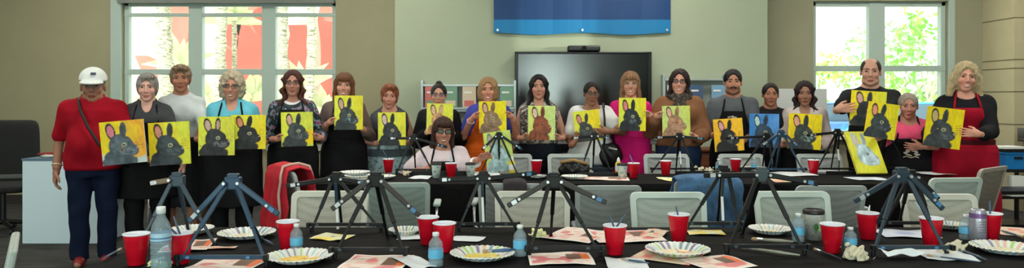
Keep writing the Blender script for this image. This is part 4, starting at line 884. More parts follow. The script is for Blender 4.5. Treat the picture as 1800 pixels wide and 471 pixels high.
# ------------------------------------------------------------------ tables
CLOTH = mat('black_tablecloth', (11,11,13), .85, var=.2, scale=4, bump=.5, bscale=9, spec=.12)
def table(x0, x1, y0, y1, lab, labc, seed, skew=0):
    cx, cy = (x0+x1)/2, (y0+y1)/2; n = max(1, round((x1-x0)/2.0)); wd = (x1-x0)/n
    for i in range(n):
        pos = ['left end','middle','right end'] if n == 3 else (['left half','right half'] if n == 2 else ['whole','','']); 
        if n > 3: pos = ['leftmost section','second section from the left','third section from the left','rightmost section','end section']
        t = thing('folding_table', 'folding table under the cloth, %s of the %s row' % (pos[i], lab), 'table', (x0+wd*(i+.5), cy, 0), 0)
        MB().bb(-wd/2+.01,wd/2-.01,-(y1-y0)/2+.01,(y1-y0)/2-.01,.70,.732).build('tabletop', mat('table_grey',(150,150,148),.6), t, bevel=.006)
        for sx in (-1,1):
            for sy in (-1,1): MB().tube([(sx*(wd/2-.18),sy*((y1-y0)/2-.12),0),(sx*(wd/2-.18),sy*((y1-y0)/2-.12),.7)], .016, 8).build('leg', BLK, t)
    vs = []; fs = []
    per = []; st = .06
    def walk(a, b): 
        L = (Vector(b)-Vector(a)).length; k = max(1,int(L/st)); return [tuple(Vector(a)+(Vector(b)-Vector(a))*i/k) for i in range(k)]
    for a, b, nn in (((x0,y0),(x1,y0),(0,-1)),((x1,y0),(x1,y1),(1,0)),((x1,y1),(x0,y1),(0,1)),((x0,y1),(x0,y0),(-1,0))): per += [(p, nn) for p in walk(a, b)]
    N = len(per); drops = [.736,.730,.70,.55,.35,.12]
    for i, (p, nn) in enumerate(per):
        for j, z in enumerate(drops):
            w_ = (0,.006,.012,.03,.05,.07)[j]; rip = (0,0,.3,.7,1,1.2)[j]*.025*math.sin(i*1.05+math.sin(i*.31+seed)*2)
            vs.append((p[0]+nn[0]*(w_+rip)-cx+(0 if nn[0] else 0), p[1]+nn[1]*(w_+rip)-cy, z))
    D = len(drops)
    for i in range(N):
        k = (i+1) % N
        for j in range(D-1): fs.append((i*D+j, i*D+j+1, k*D+j+1, k*D+j))
    fs.append(tuple(i*D for i in range(N)))
    o = mesh_obj('tablecloth', vs, fs, CLOTH, None, False, loc=(cx,cy,0)); tag(o, labc, 'tablecloth'); return o
table(-1.58, 3.35, 2.25, 3.60, 'front', 'black cloth over the nearest row of tables', 1)
table(-1.50, 3.38, 5.45, 6.18, 'second', 'black cloth over the farther row of tables, in front of the group', 2)
TZ = .738
# ------------------------------------------------------------------ chairs
def chair_mesh_mat(name, c, c2):
    m = bpy.data.materials.new(name); m.use_nodes = True; nt = m.node_tree; b = nt.nodes['Principled BSDF']
    tc = nt.nodes.new('ShaderNodeTexCoord'); v = nt.nodes.new('ShaderNodeTexVoronoi'); v.inputs['Scale'].default_value = 95; v.inputs['Randomness'].default_value = .15
    r = nt.nodes.new('ShaderNodeValToRGB'); r.color_ramp.elements[0].color = (*lin(c2),1); r.color_ramp.elements[0].position = .25; r.color_ramp.elements[1].color = (*lin(c),1); r.color_ramp.elements[1].position = .4
    nt.links.new(tc.outputs['Object'], v.inputs['Vector']); nt.links.new(v.outputs[0], r.inputs[0]); nt.links.new(r.outputs[0], b.inputs['Base Color']); b.inputs['Roughness'].default_value = .7; return m
PAL = {'beige':(mat('chair_frame_beige',(206,206,196),.5), chair_mesh_mat('chair_mesh_beige',(180,178,168),(135,135,126))),
       'grey':(mat('chair_frame_grey',(172,180,180),.5), chair_mesh_mat('chair_mesh_grey',(150,156,156),(105,110,112))),
       'white':(mat('chair_frame_white',(200,214,208),.5), chair_mesh_mat('chair_mesh_white',(168,178,172),(130,138,134))),
       'taupe':(mat('chair_frame_taupe',(165,155,145),.5), chair_mesh_mat('chair_mesh_taupe',(128,118,110),(96,88,82))),
       'green':(mat('chair_frame_sage',(172,188,184),.5), chair_mesh_mat('chair_mesh_sage',(145,160,156),(108,120,118)))}
CHROME = mat('satin_metal',(170,172,172),.3,.8)
def rrect(w0, w1, z0, z1, r, n=6):
    out = []
    for (cx, cz, a0, wv) in ((1,z0+r,-90,w0),(1,z1-r,0,w1),(-1,z1-r,90,w1),(-1,z0+r,180,w0)):
        for i in range(n+1):
            a = math.radians(a0+90*i/n); out.append((cx*(wv/2-r)+r*math.cos(a), cz+r*math.sin(a)))
    return out
def chair(px, s, rz, pal, label, arms=True, hc=.82, wd=.44, group=None, fwd=0, low=.43):
    """chair facing -y before rotation; its backrest plane is at the root"""
    Y = F/s; t = thing('conference_chair', label, 'chair', ((px-900)*Y/F, Y, 0), rz, group); fm, pm = PAL[pal]
    lean = lambda z: .10*((z-.42)/.4)**1.3 if z > .42 else 0
    bend = lambda x: -.35*x*x
    def pt(x, z, y): return (x, y+lean(z)+bend(x)*-1*-1, z)
    fw = .034
    outer = rrect(wd*.96, wd, low, hc, .035); inner = rrect(wd*.96-2*fw, wd-2*fw, low+fw, hc-fw, .02); n = len(outer); mb = MB()
    A = [pt(x,z,-.012) for x,z in outer]; Bq = [pt(x,z,-.012) for x,z in inner]; Cq = [pt(x,z,.014) for x,z in outer]; Dq = [pt(x,z,.014) for x,z in inner]
    fs = []
    for i in range(n):
        k = (i+1)%n; fs += [(i,k,n+k,n+i),(2*n+i,3*n+i,3*n+k,2*n+k),(i,2*n+i,2*n+k,k),(n+i,n+k,3*n+k,3*n+i)]
    mb.add(A+Bq+Cq+Dq, fs); mb.build('backrest_frame', fm, t, smooth=False, bevel=.004)
    NX, NZ = 10, 8; vs = []; fs = []
    for k in range(2):
        for i in range(NX+1):
            for j in range(NZ+1):
                z = low+fw*.8+(hc-low-fw*1.6)*j/NZ; ww = (wd*.98-2*fw*.8); x = -ww/2+ww*i/NX; vs.append(pt(x,z,(-.003 if k == 0 else .003)+.012*math.sin(PI*j/NZ)))
    M1 = (NX+1)*(NZ+1)
    for i in range(NX):
        for j in range(NZ): a = i*(NZ+1)+j; fs += [(a,a+NZ+1,a+NZ+2,a+1),(M1+a,M1+a+1,M1+a+NZ+2,M1+a+NZ+1)]
    mesh_obj('mesh_panel', vs, fs, pm, t, True)
    P_ = MB(); P_.bb(-wd/2+.01,wd/2-.01,-.44,-.0,.43,.475); P_.build('seat', pm, t, bevel=.018)
    for sx in (-1,1):
        for yy, y2 in ((-.40,-.44),(-.04,.06)): MB().tube([(sx*(wd/2-.03),yy,.44),(sx*(wd/2+.0),y2,.02),(sx*(wd/2),y2,.0)], [.012,.011,.014], 8).build('leg', fm, t, smooth=True)
        if arms:
            ar = MB(); ar.tube([(sx*(wd/2-.02),.0,.45),(sx*(wd/2+.035),-.06,.47),(sx*(wd/2+.04),-.08,.62)], .009, 8)
            ar.build('arm_post', CHROME, t, smooth=True); MB().bb(sx*(wd/2+.04)-.025,sx*(wd/2+.04)+.025,-.26,-.02,.62,.645).build('armrest', fm, t, bevel=.01)
    MB().tube([(-wd/2+.03,-.02,.43),(wd/2-.03,-.02,.43)], .012, 8).build('cross_rail', fm, t)
    return t
# chairs drawn up to the far side of the front tables (backs beyond the seats)
chair(575, 311, .02, 'beige', 'beige mesh chair behind the table, left of the grey one, nearest row', arms=False, hc=.83)
chair(936, 306, -.02, 'beige', 'beige mesh chair at the centre of the nearest row behind the table', arms=False, hc=.82)
chair(1179, 309, .0, 'white', 'pale mesh chair in the nearest row just right of centre', arms=False, hc=.82)
chair(1400, 309, .0, 'white', 'pale mesh chair in the nearest row behind the travel cup', arms=False, hc=.825)
chair(1662, 309, .0, 'beige', 'pale mesh chair in the nearest row in front of the white topped one', arms=False, hc=.81)
# chairs on the near side of the second row, backs to the camera
B2 = 'chairs backed to the camera at the second row'
chair(700, 258, PI+.06, 'green', 'sage grey chair backed to the camera below the seated woman', hc=.80, low=.40)
chair(897, 254, PI-.05, 'grey', 'grey chair backed to the camera, partly behind the centre easel', hc=.785)
chair(1067, 262, PI, 'grey', 'grey chair backed to the camera, fully in view right of the centre easel', hc=.79, low=.38)
cd = chair(1237, 252, PI, 'grey', 'grey chair backed to the camera with a denim jacket over it', hc=.80)
chair(1453, 267, PI, 'grey', 'wide grey chair backed to the camera right of the denim jacket', hc=.80, wd=.46)
chair(1668, 243, PI+.1, 'white', 'white mesh chair backed to the camera by the woman in the red apron', hc=.80, wd=.40, arms=True)
chair(1722, 236, PI+.64, 'taupe', 'taupe mesh chair turned sideways at the right end', hc=.86, wd=.46)
# back row behind the second tables
for px_, lb in ((895,'grey chair between the orange apron and the woman in print'),(1004,'grey chair behind the jeans of the woman in the white blouse'),(1175,'grey chair in front of the tan sweater'),(1308,'grey chair below the amber canvas'),(1447,'grey chair below the patched rabbit canvas')):
    chair(px_, 199, .0, 'grey', lb, arms=False, hc=.868, wd=.41)
chair(770, 196, -.12, 'grey', 'chair the woman in sunglasses sits on', arms=False, hc=.80)
# beige wardrobe of coats: red jacket over a chair
cr_ = chair(520, 236, PI-.95, 'grey', 'chair hidden beneath the red jacket on the left', arms=False, hc=.84)
def drape(par_root, wd, top, lf, lb, m, name, label, cat, rz, loc, seed, trim=None, y0=.0):
    t = thing(name, label, cat, loc, rz); N = 30; pts = []
    path = [(-.05-y0,top-lf),(-.045-y0,top-lf*.5),(-.04,top-.06),(-.03,top+.005),(.05,top+.03),(.125,top+.01),(.145,top-.05),(.14,top-lb*.5),(.15,top-lb)]
    pp = []
    for i in range(len(path)-1):
        for q in range(4): a = q/4; pp.append((path[i][0]*(1-a)+path[i+1][0]*a, path[i][1]*(1-a)+path[i+1][1]*a))
    pp.append(path[-1]); vs = []; fs = []; M = len(pp)
    for i in range(N+1):
        u = i/N
        for j, (y, z) in enumerate(pp):
            dn = min(1, max(0, (top-z)/.25)); sg = -1 if j < M/2 else 1
            fo = .018*math.sin(u*19+seed)+.012*math.sin(u*37+z*14+seed*2)
            vs.append(((u-.5)*wd*(1+.10*dn*(1+math.sin(seed)))+.01*math.sin(z*30), y+sg*(.008+abs(fo)*dn), z+.012*math.sin(u*8+seed)*dn-.02*(2*u-1)**4))
    for i in range(N):
        for j in range(M-1): a = i*M+j; fs.append((a,a+M,a+M+1,a+1))
    o = mesh_obj('fabric', vs, fs, m, t, True); so = o.modifiers.new('s','SOLIDIFY'); so.thickness = .008
    if trim: MB().tube([Vector(vs[5*M+j])+Vector((0,-.012 if j < M/2 else .012,.006)) for j in range(2,M-2)], .011, 6).build('trim', trim, t, smooth=True)
    return t
DEN = mat('denim',(62,98,135),.85,var=.35,scale=14,bump=.5,bscale=30)
dj = drape(None,.44,.815,.32,.5,DEN,'denim_jacket','blue denim jacket draped over a chair back at the second row','jacket',PI,cd.location,3)
MB().tube([(-.2,.17,.40),(-.1,.178,.41),(.0,.172,.4)], .006, 6).build('seam', mat('denim_dark',(40,66,98),.85), dj)
REDC = mat('red_jacket_cloth',(176,22,40),.85,var=.15,scale=10,bump=.4,bscale=18)
drape(None,.46,.86,.5,.5,REDC,'red_jacket','red jacket with pale trim draped over a chair on the left','jacket',PI-.95,cr_.location,1,mat('pale_trim',(190,160,150),.8))
dk = mat('dark_cloth',(45,42,46),.9,bump=.3,bscale=20)
drape(None,.16,.79,.18,.2,dk,'dark_cloth','small dark cloth hung over a grey chair back by the centre easel','cloth',PI,W(903,174,F/254)*1.0-Vector((0,0,W(903,174,F/254).z)),5)
# office chair at the far left
t = thing('office_chair','black office chair against the left wall beside the white plinth','chair',(px2x(36,7.9),7.75,0),.25)
BF = mat('black_fabric',(24,25,26),.85,bump=.3,bscale=60)
P = grid((-.30,-.1,.42),(.30,.22,1.16),.015); D = smax(np.abs(P[1]-.06-.12*(P[2]-.6)**2+.0*P[0])-.035, np.sqrt((np.abs(P[0])/(.26-.05*(P[2]-.6)))**8+(np.abs(P[2]-.80)/.34)**8)**(1/8)*.2-.2, .03); v,q = nets(D,P,.015); mesh_obj('backrest',v,q,BF,t,True)
P = grid((-.32,-.52,.36),(.32,.08,.55),.015); D = smax(np.abs(P[2]-.46)-.045, np.sqrt((np.abs(P[0])/.27)**6+(np.abs(P[1]+.22)/.25)**6)**(1/6)*.2-.2,.03); v,q = nets(D,P,.015); mesh_obj('seat',v,q,BF,t,True)
MB().tube([(0,-.2,.08),(0,-.2,.42)], .03, 12).build('gas_lift', BLK, t)
for k in range(5):
    a = k*2*PI/5+.3; c_,s_ = math.cos(a), math.sin(a); o = MB().tube([(0,-.2,.11),(.28*c_,-.2+.28*s_,.075)], [.026,.016], 8).build('base_arm', BLK, t)
    MB().tube([(.28*c_-.012,-.2+.28*s_,.032),(.28*c_+.012,-.2+.28*s_,.032)], .03, 12).build('caster', BLK, o)
for sx in (-1,1): MB().tube([(sx*.2,-.1,.44),(sx*.29,-.12,.5),(sx*.29,-.15,.66)], .013, 8).bb(sx*.29-.03,sx*.29+.03,-.33,-.05,.66,.685).build('armrest', BLK, t)
MB().bb(-.2,.2,.02,.10,.52,.57).build('lower_support', mat('grey_band',(78,80,78),.6), t, bevel=.01)
# metal legged chair between the red polo man and the silver haired woman
t = thing('stacking_chair','metal legged chair standing just right of the man in red, mostly hidden','chair',(px2x(228,7.3),7.3,0),.3)
for sx in (-1,1): MB().tube([(sx*.2,-.2,0),(sx*.2,-.18,.44),(sx*.2,.16,.44),(sx*.2,.24,.84)], .011, 8).build('side_tube', CHROME, t, smooth=True); MB().tube([(sx*.2,.12,.44),(sx*.2,.2,0)], .011, 8).build('leg', CHROME, t)
MB().bb(-.2,.2,-.2,.16,.44,.46).build('seat', BLK, t, bevel=.006); MB().bb(-.2,.2,.17,.20,.62,.82).build('backrest', BLK, t, bevel=.006)
# part of a chair in the near left corner, beside the table
tn = thing('conference_chair','pale chair cut off by the lower left corner of the frame','chair',(-1.92,2.74,0),-1.0)
fm, pm = PAL['white']
MB().add([(-.2,-.02,.45),(.2,-.02,.45),(.22,.05,.83),(-.22,.05,.83),(-.2,.01,.45),(.2,.01,.45),(.22,.08,.83),(-.22,.08,.83)], [(0,1,2,3),(4,7,6,5),(0,4,5,1),(1,5,6,2),(2,6,7,3),(3,7,4,0)]).build('backrest', pm, tn, bevel=.01)
MB().bb(-.21,.21,-.44,0,.43,.47).build('seat', pm, tn, bevel=.015)
for sx in (-1,1):
    for y in (-.4,-.02): MB().tube([(sx*.19,y,.44),(sx*.2,y,0)], .012, 8).build('leg', fm, tn)
o = MB().bar((-.47,0,.0),(.0,0,.0),.03,.014).build('paint_stick', mat('pale_stick',(190,185,160),.6), loc=(-1.40,2.88,TZ-.02)); bpy.data.objects.remove(o)
# floor things seen between legs at left
t = thing('paper_bag','brown paper bag on the floor behind the legs of the woman in the white tee','bag',(px2x(356,6.9),6.95,0))
MB().add(*tapered(.15,.09,0,.38,.01)).build('body', mat('kraft_paper',(112,82,60),.85,bump=.4,bscale=15), t); MB().tube([(-.05,-.08,.38),(-.04,-.08,.44),(.04,-.08,.44),(.05,-.08,.38)], .005, 6).build('handle', mat('twist_paper',(190,170,140),.8), t)
# ------------------------------------------------------------------ tabletop easels
EB = mat('easel_black',(16,17,19),.45,.1,spec=.3); ESL = mat('easel_slate_blue',(42,66,88),.4,.3); ESG = mat('easel_slate_grey',(50,64,76),.4,.3); EGR = mat('easel_grey',(70,80,86),.38,.4); EW = mat('easel_white_rod',(215,218,218),.35); EBL = mat('tape_blue',(70,120,165),.4)
KN = mat('rivet_pale',(205,212,215),.3,.5); EBR = mat('easel_arm_worn',(48,44,42),.5,.1)
def easel(ax, ay, by, lx, rx, wings, label, m=EB, dr=.10, rear=.30, rod=None, bar=True, barx=None, am=None, headm=None, rearx=0):
    s = (by-YH)/(H-.74); Y0 = F/s; r0 = T((lx+rx)/2, by); root = thing('tabletop_easel', label, 'easel', (r0.x, Y0+.1, TZ))
    L = lambda p: Vector(p)-root.location
    A = L(W(ax,ay,Y0+dr)); fl = L(T(lx,by)); fr_ = L(T(rx,by)); fl.z = fr_.z = .006; re = Vector((A.x+rearx, A.y+rear-.02, .006)); am = am or m
    MB().box(A, (.062,.034,.05)).box(A+Vector((0,0,.028)),(.045,.028,.02)).build('head_bracket', headm or m, root, bevel=.005)
    def leg(a, b, nm='leg'):
        a, b = Vector(a), Vector(b); mid = a+(b-a)*.55
        o = MB().bar(a,mid,.017,.013).bar(mid,b,.012,.009).build(nm, m, root, bevel=.002); MB().tube([b+Vector((0,0,.012)),b+Vector((0,0,-.006))], .009, 8).build('rubber_foot', EB, o); return o
    leg(A+Vector((-.022,-.015,-.01)), fl); leg(A+Vector((.022,-.015,-.01)), fr_); leg(A+Vector((0,.012,-.01)), re)
    if bar:
        bx0, bx1 = (fl, fr_) if barx is None else (L(T(barx[0],by)), L(T(barx[1],by))); z = .035 
        b0 = Vector((bx0.x-.01,-.115+0*A.y,z)); b1 = Vector((bx1.x+.01,-.115,z)); b0.y = b1.y = fl.y-.012
        o = MB().bar(b0,b1,.016,.012).build('canvas_ledge', m, root, bevel=.002)
        for q in (.12,.8): p = b0+(b1-b0)*q; MB().box(p+Vector((0,-.008,.0)), (.014,.008,.009)).build('ledge_clip', EBL if m is not EB else EGR, o)
        for q in (b0,b1): MB().bb(q.x-.008,q.x+.008,q.y-.022,q.y+.005,q.z-.011,q.z+.011).build('end_stop', EB, o, bevel=.003)
    for sd, wx, wy in wings:
        e = L(W(wx,wy,Y0+dr-.04)); a = A+Vector((sd*.022,-.024,.006)); o = MB().bar(a,e,.022,.012).build('support_arm', am, root, bevel=.004)
        d = (e-a)
        for q in (.03,.72): p = a+d*q; MB().tube([p+Vector((0,-.010,0)),p+Vector((0,.003,0))], .006, 10).build('rivet', KN, o)
        MB().box(a+d*.84+Vector((0,-.008,0)), (.022,.004,.016), d.to_track_quat('X','Z').to_matrix()).build('clip_label', EBL if sd > 0 else KN, o)
    if rod:
        x, y0_, y1_, cb = rod; p0 = L(W(x,y0_,Y0+dr)); p1 = L(W(x+2,y1_,Y0+dr*.4)); c0 = A+Vector((0,-.02,-.01)); c0.x = p0.x
        MB().bar(c0,p0,.014,.012).build('rod_sleeve', cb, root, bevel=.002); MB().bar(p0,p1,.012,.010).build('extension_rod', EW, root, bevel=.002); q = Vector((p1.x,p1.y,.01)); MB().bar(p1,q,.006,.006).build('rod_tip', EB, root)
    return root
easel(410,322,466,312,468,[(-1,332,390),(1,490,377)],'slate blue easel on the front table, farthest left of the nearest ones',ESL,.14,barx=(320,466),rear=.34)
easel(661,318,452,588,712,[(-1,583,368),(1,738,379)],'black easel with drooping brown arms left of centre in the nearest row',EB,.13,am=EBR,rear=.30)
easel(974,320,449,930,1055,[(-1,892,362),(1,1066,356)],'black easel at the centre of the nearest row, blue tape on its arms',EB,.12,am=EBR,rear=.28)
easel(1338,309,446,1278,1414,[(-1,1237,308),(1,1438,323)],'black easel with nearly level arms beside the travel cup',EB,.12,rear=.28,headm=EGR)
easel(1584,310,448,1535,1664,[(-1,1502,354),(1,1658,368)],'slate grey easel behind the two red cups at the right',ESG,.12,rear=.28)
easel(592,316,406,548,670,[(-1,503,327),(1,645,322)],'black easel with half blue, half white rod on the far edge of the front table',EB,.05,rear=.12,rod=(592,364,403,ESL))
easel(850,315,405,806,908,[(-1,770,316),(1,944,304)],'black easel with white rod at the far edge below the seated woman',EB,.05,rear=.12,rod=(848,346,394,EGR))
easel(1271,304,404,1206,1300,[(-1,1245,306)],'black easel with white rod in front of the denim jacket',EB,.05,rear=.12,rod=(1269,345,388,EGR))
easel(1600,312,403,1552,1640,[(1,1650,350)],'black easel half hidden behind the slate grey easel at the right',EB,.05,rear=.12)
easel(312,318,432,246,378,[(-1,265,322)],'folded out easel at the far left of the front table beside the large bottle',ESG,.08,rear=.14,bar=False,am=mat('easel_arm_wood',(120,100,80),.5),rod=None)
# second row
easel(727,244,305,697,762,[(-1,683,243),(1,786,259)],'black easel in front of the seated woman in sunglasses',EB,.05,rear=.15,barx=(700,762))
easel(877,240,306,845,909,[(-1,847,263),(1,918,263)],'black easel holding the pale blue rabbit canvas',EB,.05,rear=.15,bar=False)
easel(1045,240,303,1020,1074,[(-1,1005,243),(1,1072,243)],'black easel in front of the woman in the white blouse',EB,.05,rear=.15,bar=True,barx=(1012,1088))
easel(1194,241,303,1146,1222,[(-1,1152,242),(1,1238,244)],'black easel with white rod in front of the tan sweater',EB,.05,rear=.15,rod=(1195,266,289,EB))
easel(1373,236,304,1348,1413,[(-1,1338,256),(1,1402,257)],'slate blue easel in front of the blue canvas',ESL,.05,rear=.15,bar=True)
easel(1347,241,303,1300,1358,[(-1,1276,243)],'black easel behind the slate blue easel at the blue canvas',EB,.12,rear=.12,rod=(1355,266,288,EB))
easel(1472,234,303,1434,1512,[(-1,1418,238),(1,1492,236)],'black easel with white rod left of the tilted white rabbit canvas',EB,.05,rear=.15,rod=(1473,262,282,EB))
easel(1560,232,301,1534,1592,[(1,1570,250)],'black easel holding the tilted white rabbit canvas',EB,.08,rear=.15)
canvas(10, 877,266, 48,70, F*(H-.74)/(303-YH)+.00, -.13, ((205,225,110),(200,222,120),(165,195,200),(180,165,160),dict(line=(110,125,130),cheek=.2,cheekc=(190,210,220),nose=(150,160,170),corner=(110,125,125),eye=(170,190,195),whisk=.1)), 31, 'pale blue rabbit canvas on an easel, touched by the seated woman')
canvas(21, 1521,268, 55,82, F*(H-.74)/(306-YH)-.01, .0, ((205,205,60),(225,222,50),(180,205,215),(190,180,170),dict(line=(150,180,190),cheek=.2,cheekc=(200,220,230),nose=(190,140,170),body=0,eye=(170,195,205),whisk=.0)), 32, 'white rabbit canvas leaning tilted on an easel at the right', pitch=-.55, skew=.33)
# ------------------------------------------------------------------ things on the tables
REDP = mat('red_plastic',(205,14,38),.35,spec=.5,coat=.1); CUPW = mat('cup_white_inner',(225,228,238),.4)
def cup(px, pyb, label, hpx=None, brush=None, zfl=TZ, sc=1.0):
    p = T(px, pyb); t = thing('plastic_cup', label, 'cup', (p.x,p.y,TZ)); k = sc
    out = [(.0,.004),(.028,.0),(.031,.002),(.0335,.03),(.0350,.031),(.0385,.062),(.0398,.064),(.042,.088),(.0435,.09),(.0455,.112)]
    MB().lathe([(r*k,z*k) for r,z in out], 32).build('cup_body', REDP, t, smooth=True)
    MB().lathe([(r*k,z*k) for r,z in [(.0455,.112),(.0485,.1135),(.049,.116),(.0475,.1185),(.0455,.117),(.042,.09),(.030,.008),(0,.007)]], 32).build('rim_and_liner', CUPW, t, smooth=True)
    MB().lathe([(.0405*k,.075*k),(.0,.075*k)], 24).build('water', mat('murky_water',(150,140,150),.1), t)
    return t
cl = [(240,464,'red cup at the left end of the front table, left of the tall bottle',1),(317,462,'red cup just right of the tall bottle, tools inside',1),(506,436,'red cup behind the small bottle, between two plates',.98),(752,428,'red cup standing behind its twin left of centre',1),(781,441,'red cup in front of its twin, behind the small bottle',1),(1081,446,'red cup with two brushes near the centre of the front table',1),(1193,422,'red cup on the front table at the far edge right of centre',1),(1463,443,'red cup directly right of the travel cup',1),(1525,419,'red cup behind the crumpled tissue at the right',1),(1637,430,'red cup partly behind the leg of the slate grey easel',1.0),(1741,420,'red cup hidden behind the silver can',1)]
for x, y, lb, k in cl: cup(x, y, lb, sc=k)
cm = [(683,303,'red cup on the second table at its left end'),(793,312,'red cup between the two patterned paper cups'),(943,306,'red cup below the woman in the black and white print'),(1114,312,'red cup with blue straw below the magenta dress'),(1170,307,'red cup standing alone below the tan sweater'),(1293,303,'red cup below the amber canvas'),(1430,305,'red cup with spoons below the patched rabbit canvas'),(1560,296,'red cup peeking out behind the tilted white rabbit canvas')]
for x, y, lb in cm: cup(x, y, lb)
SLATE = mat('brush_handle_slate',(70,90,112),.35); BRI = mat('brush_bristle',(170,140,100),.8); FER = mat('brush_ferrule',(190,192,190),.3,.8)
def brush(a, b, label, m=SLATE, r=.0035, cat='paintbrush'):
    a, b = Vector(a), Vector(b); t = thing('paintbrush', label, cat, a); d = b-a
    MB().tube([d*0,d*.3,d*.72], [r*.6,r*1.3,r], 8).build('handle', m, t, smooth=True); MB().tube([d*.72,d*.86], [r*1.1,r*1.2], 8).build('ferrule', FER, t); MB().tube([d*.86,d*.95,d], [r*1.2,r*1.4,r*.3], 8).build('bristles', BRI, t, smooth=True)
def incup(px, pyb, dx, dy, ht, label, m=SLATE, flip=True):
    p = T(px, pyb); a = Vector((p.x-dx*.3, p.y-dy*.2, TZ+.082)); b = Vector((p.x+dx, p.y+dy, TZ+ht)); brush(b, a, label, m)
incup(317,462,-.035,.02,.175,'slate brush leaning left in the red cup by the tall bottle'); incup(317,462,-.05,-.01,.15,'second slate tool in the red cup by the tall bottle')
incup(1081,446,-.02,.01,.155,'brush leaning left in the centre red cup'); incup(1081,446,.045,.01,.16,'brush leaning right in the centre red cup')
incup(1193,422,-.008,.02,.15,'brush handle rising from the red cup right of centre'); incup(1637,430,-.06,.02,.18,'wide pale handle in the red cup behind the slate grey easel',mat('pale_handle',(165,190,200),.4)); 
incup(1741,420,.01,.02,.17,'dark brush in the cup behind the can'); incup(1525,419,.01,.0,.15,'short white handle in the red cup at the right',mat('white_handle',(215,215,215),.4))
incup(1114,312,-.03,.01,.18,'blue straw like brush in the cup below the magenta dress',mat('blue_handle',(90,120,190),.4)); incup(683,303,-.05,.0,.19,'brush leaning left in the cup at the left end of the second table'); incup(793,312,-.01,.0,.18,'pale brush in the cup in front of the seated woman',mat('pale_handle2',(175,205,215),.4)); incup(1430,305,.02,.0,.14,'slate spoon in the cup below the patched rabbit canvas')
BOT = glass_mat('clear_bottle_plastic',(225,238,245),.80,.08); LBL = mat('blue_bottle_label',(95,175,215),.4); LBLK = mat('clear_label',(190,210,225),.4); CAPW = mat('white_cap',(225,228,230),.4)
def bottle(px, pyb, k, label, hk=1.0, lab2=None, z0=TZ, lz=(.045,.090)):
    p = T(px, pyb); t = thing('water_bottle', label, 'bottle', (p.x,p.y,z0)); 
    pr = [(0,.003),(.026,.0),(.031,.006),(.031,.03),(.029,.034),(.031,.04),(.0315,.06),(.0315,.095),(.029,.10),(.031,.106),(.028,.125),(.018,.142),(.013,.15),(.013,.16)]
    MB().lathe([(r*k,z*k*hk) for r,z in pr], 24).build('bottle_body', BOT, t, smooth=True)
    MB().lathe([(.0320*k,lz[0]*k*hk),(.0322*k,(lz[0]+.002)*k*hk),(.0322*k,(lz[1]-.002)*k*hk),(.0320*k,lz[1]*k*hk)], 24).build('label', lab2 or LBL, t, smooth=True)
    MB().lathe([(0,.176*k*hk),(.0135*k,.175*k*hk),(.0145*k,.17*k*hk),(.0145*k,.157*k*hk),(.012*k,.156*k*hk)], 20).build('cap', CAPW, t, smooth=True)
    MB().lathe([(0,.006),(.027*k,.006),(.0285*k,.03*k),(.0295*k,.042*k*hk),(0,.043*k*hk)], 20).build('water', glass_mat('water',(205,225,232),.85,.02), t, smooth=True)
STR = ramp_mat('striped_label',[(0,(110,150,185)),(.45,(165,200,222)),(.6,(70,110,160))],14,.4,stretch=(.1,.1,5))
bottle(283,474,1.12,'tall ribbed water bottle between the two left red cups',1.18,STR,lz=(.082,.104))
t_ = bpy.data.objects['water_bottle']
for z_ in (.02,.035,.05,.065,.078): MB().tube([(.0355*math.cos(a),.0355*math.sin(a),z_*1.12*1.18) for a in [2*PI*i/24 for i in range(24)]], .0016, 6, closed=True).build('rib', BOT, t_, smooth=True)
bottle(521,442,.80,'small water bottle in front of the third red cup',.82); bottle(766,467,.88,'small water bottle nearest the viewer left of centre',.82); bottle(914,449,.84,'small water bottle left of the centre easel',.84)
bottle(1403,424,.84,'small water bottle just left of the travel cup',.84); bottle(1495,438,.80,'clear squat bottle between two red cups at the right',.66); bottle(1699,420,.95,'clear bottle partly behind the silver can',.66)
bottle(1263,303,.84,'small water bottle left of the cup below the amber canvas',.8); bottle(1326,301,.84,'small water bottle below the blue canvas',.8); bottle(1700,300,.8,'water bottle by the white chair',.7) if False else None
YB_ = mat('yellow_paint_bottle',(225,200,60),.4)
def squeeze(px, pyb, label):
    p = T(px,pyb); t = thing('squeeze_bottle', label, 'bottle', (p.x,p.y,TZ)); MB().lathe([(0,.0),(.024,.0),(.026,.01),(.026,.09),(.015,.105)], 20).build('bottle_body', YB_, t, smooth=True); MB().lathe([(.0275-.001,.03),(.0275,.035),(.0275,.07),(.0265,.075)],20).build('label', CAPW, t); MB().lathe([(.014,.10),(.013,.12),(.005,.14),(0,.141)], 16).build('nozzle', CAPW, t, smooth=True)
squeeze(1087,306,'yellow squeeze bottle behind the patterned cup below the magenta dress'); squeeze(900,304,'yellow squeeze bottle beside the pale blue rabbit canvas')
PC = ramp_mat('paper_cup_print',[(0,(205,215,210)),(.55,(200,212,208)),(.6,(120,180,165)),(.7,(190,150,150))],38,.6,'noise')
PC2 = ramp_mat('travel_cup_print',[(0,(190,195,188)),(.5,(205,208,200)),(.56,(150,155,150)),(.62,(200,205,196)),(.72,(96,110,100))],45,.4)
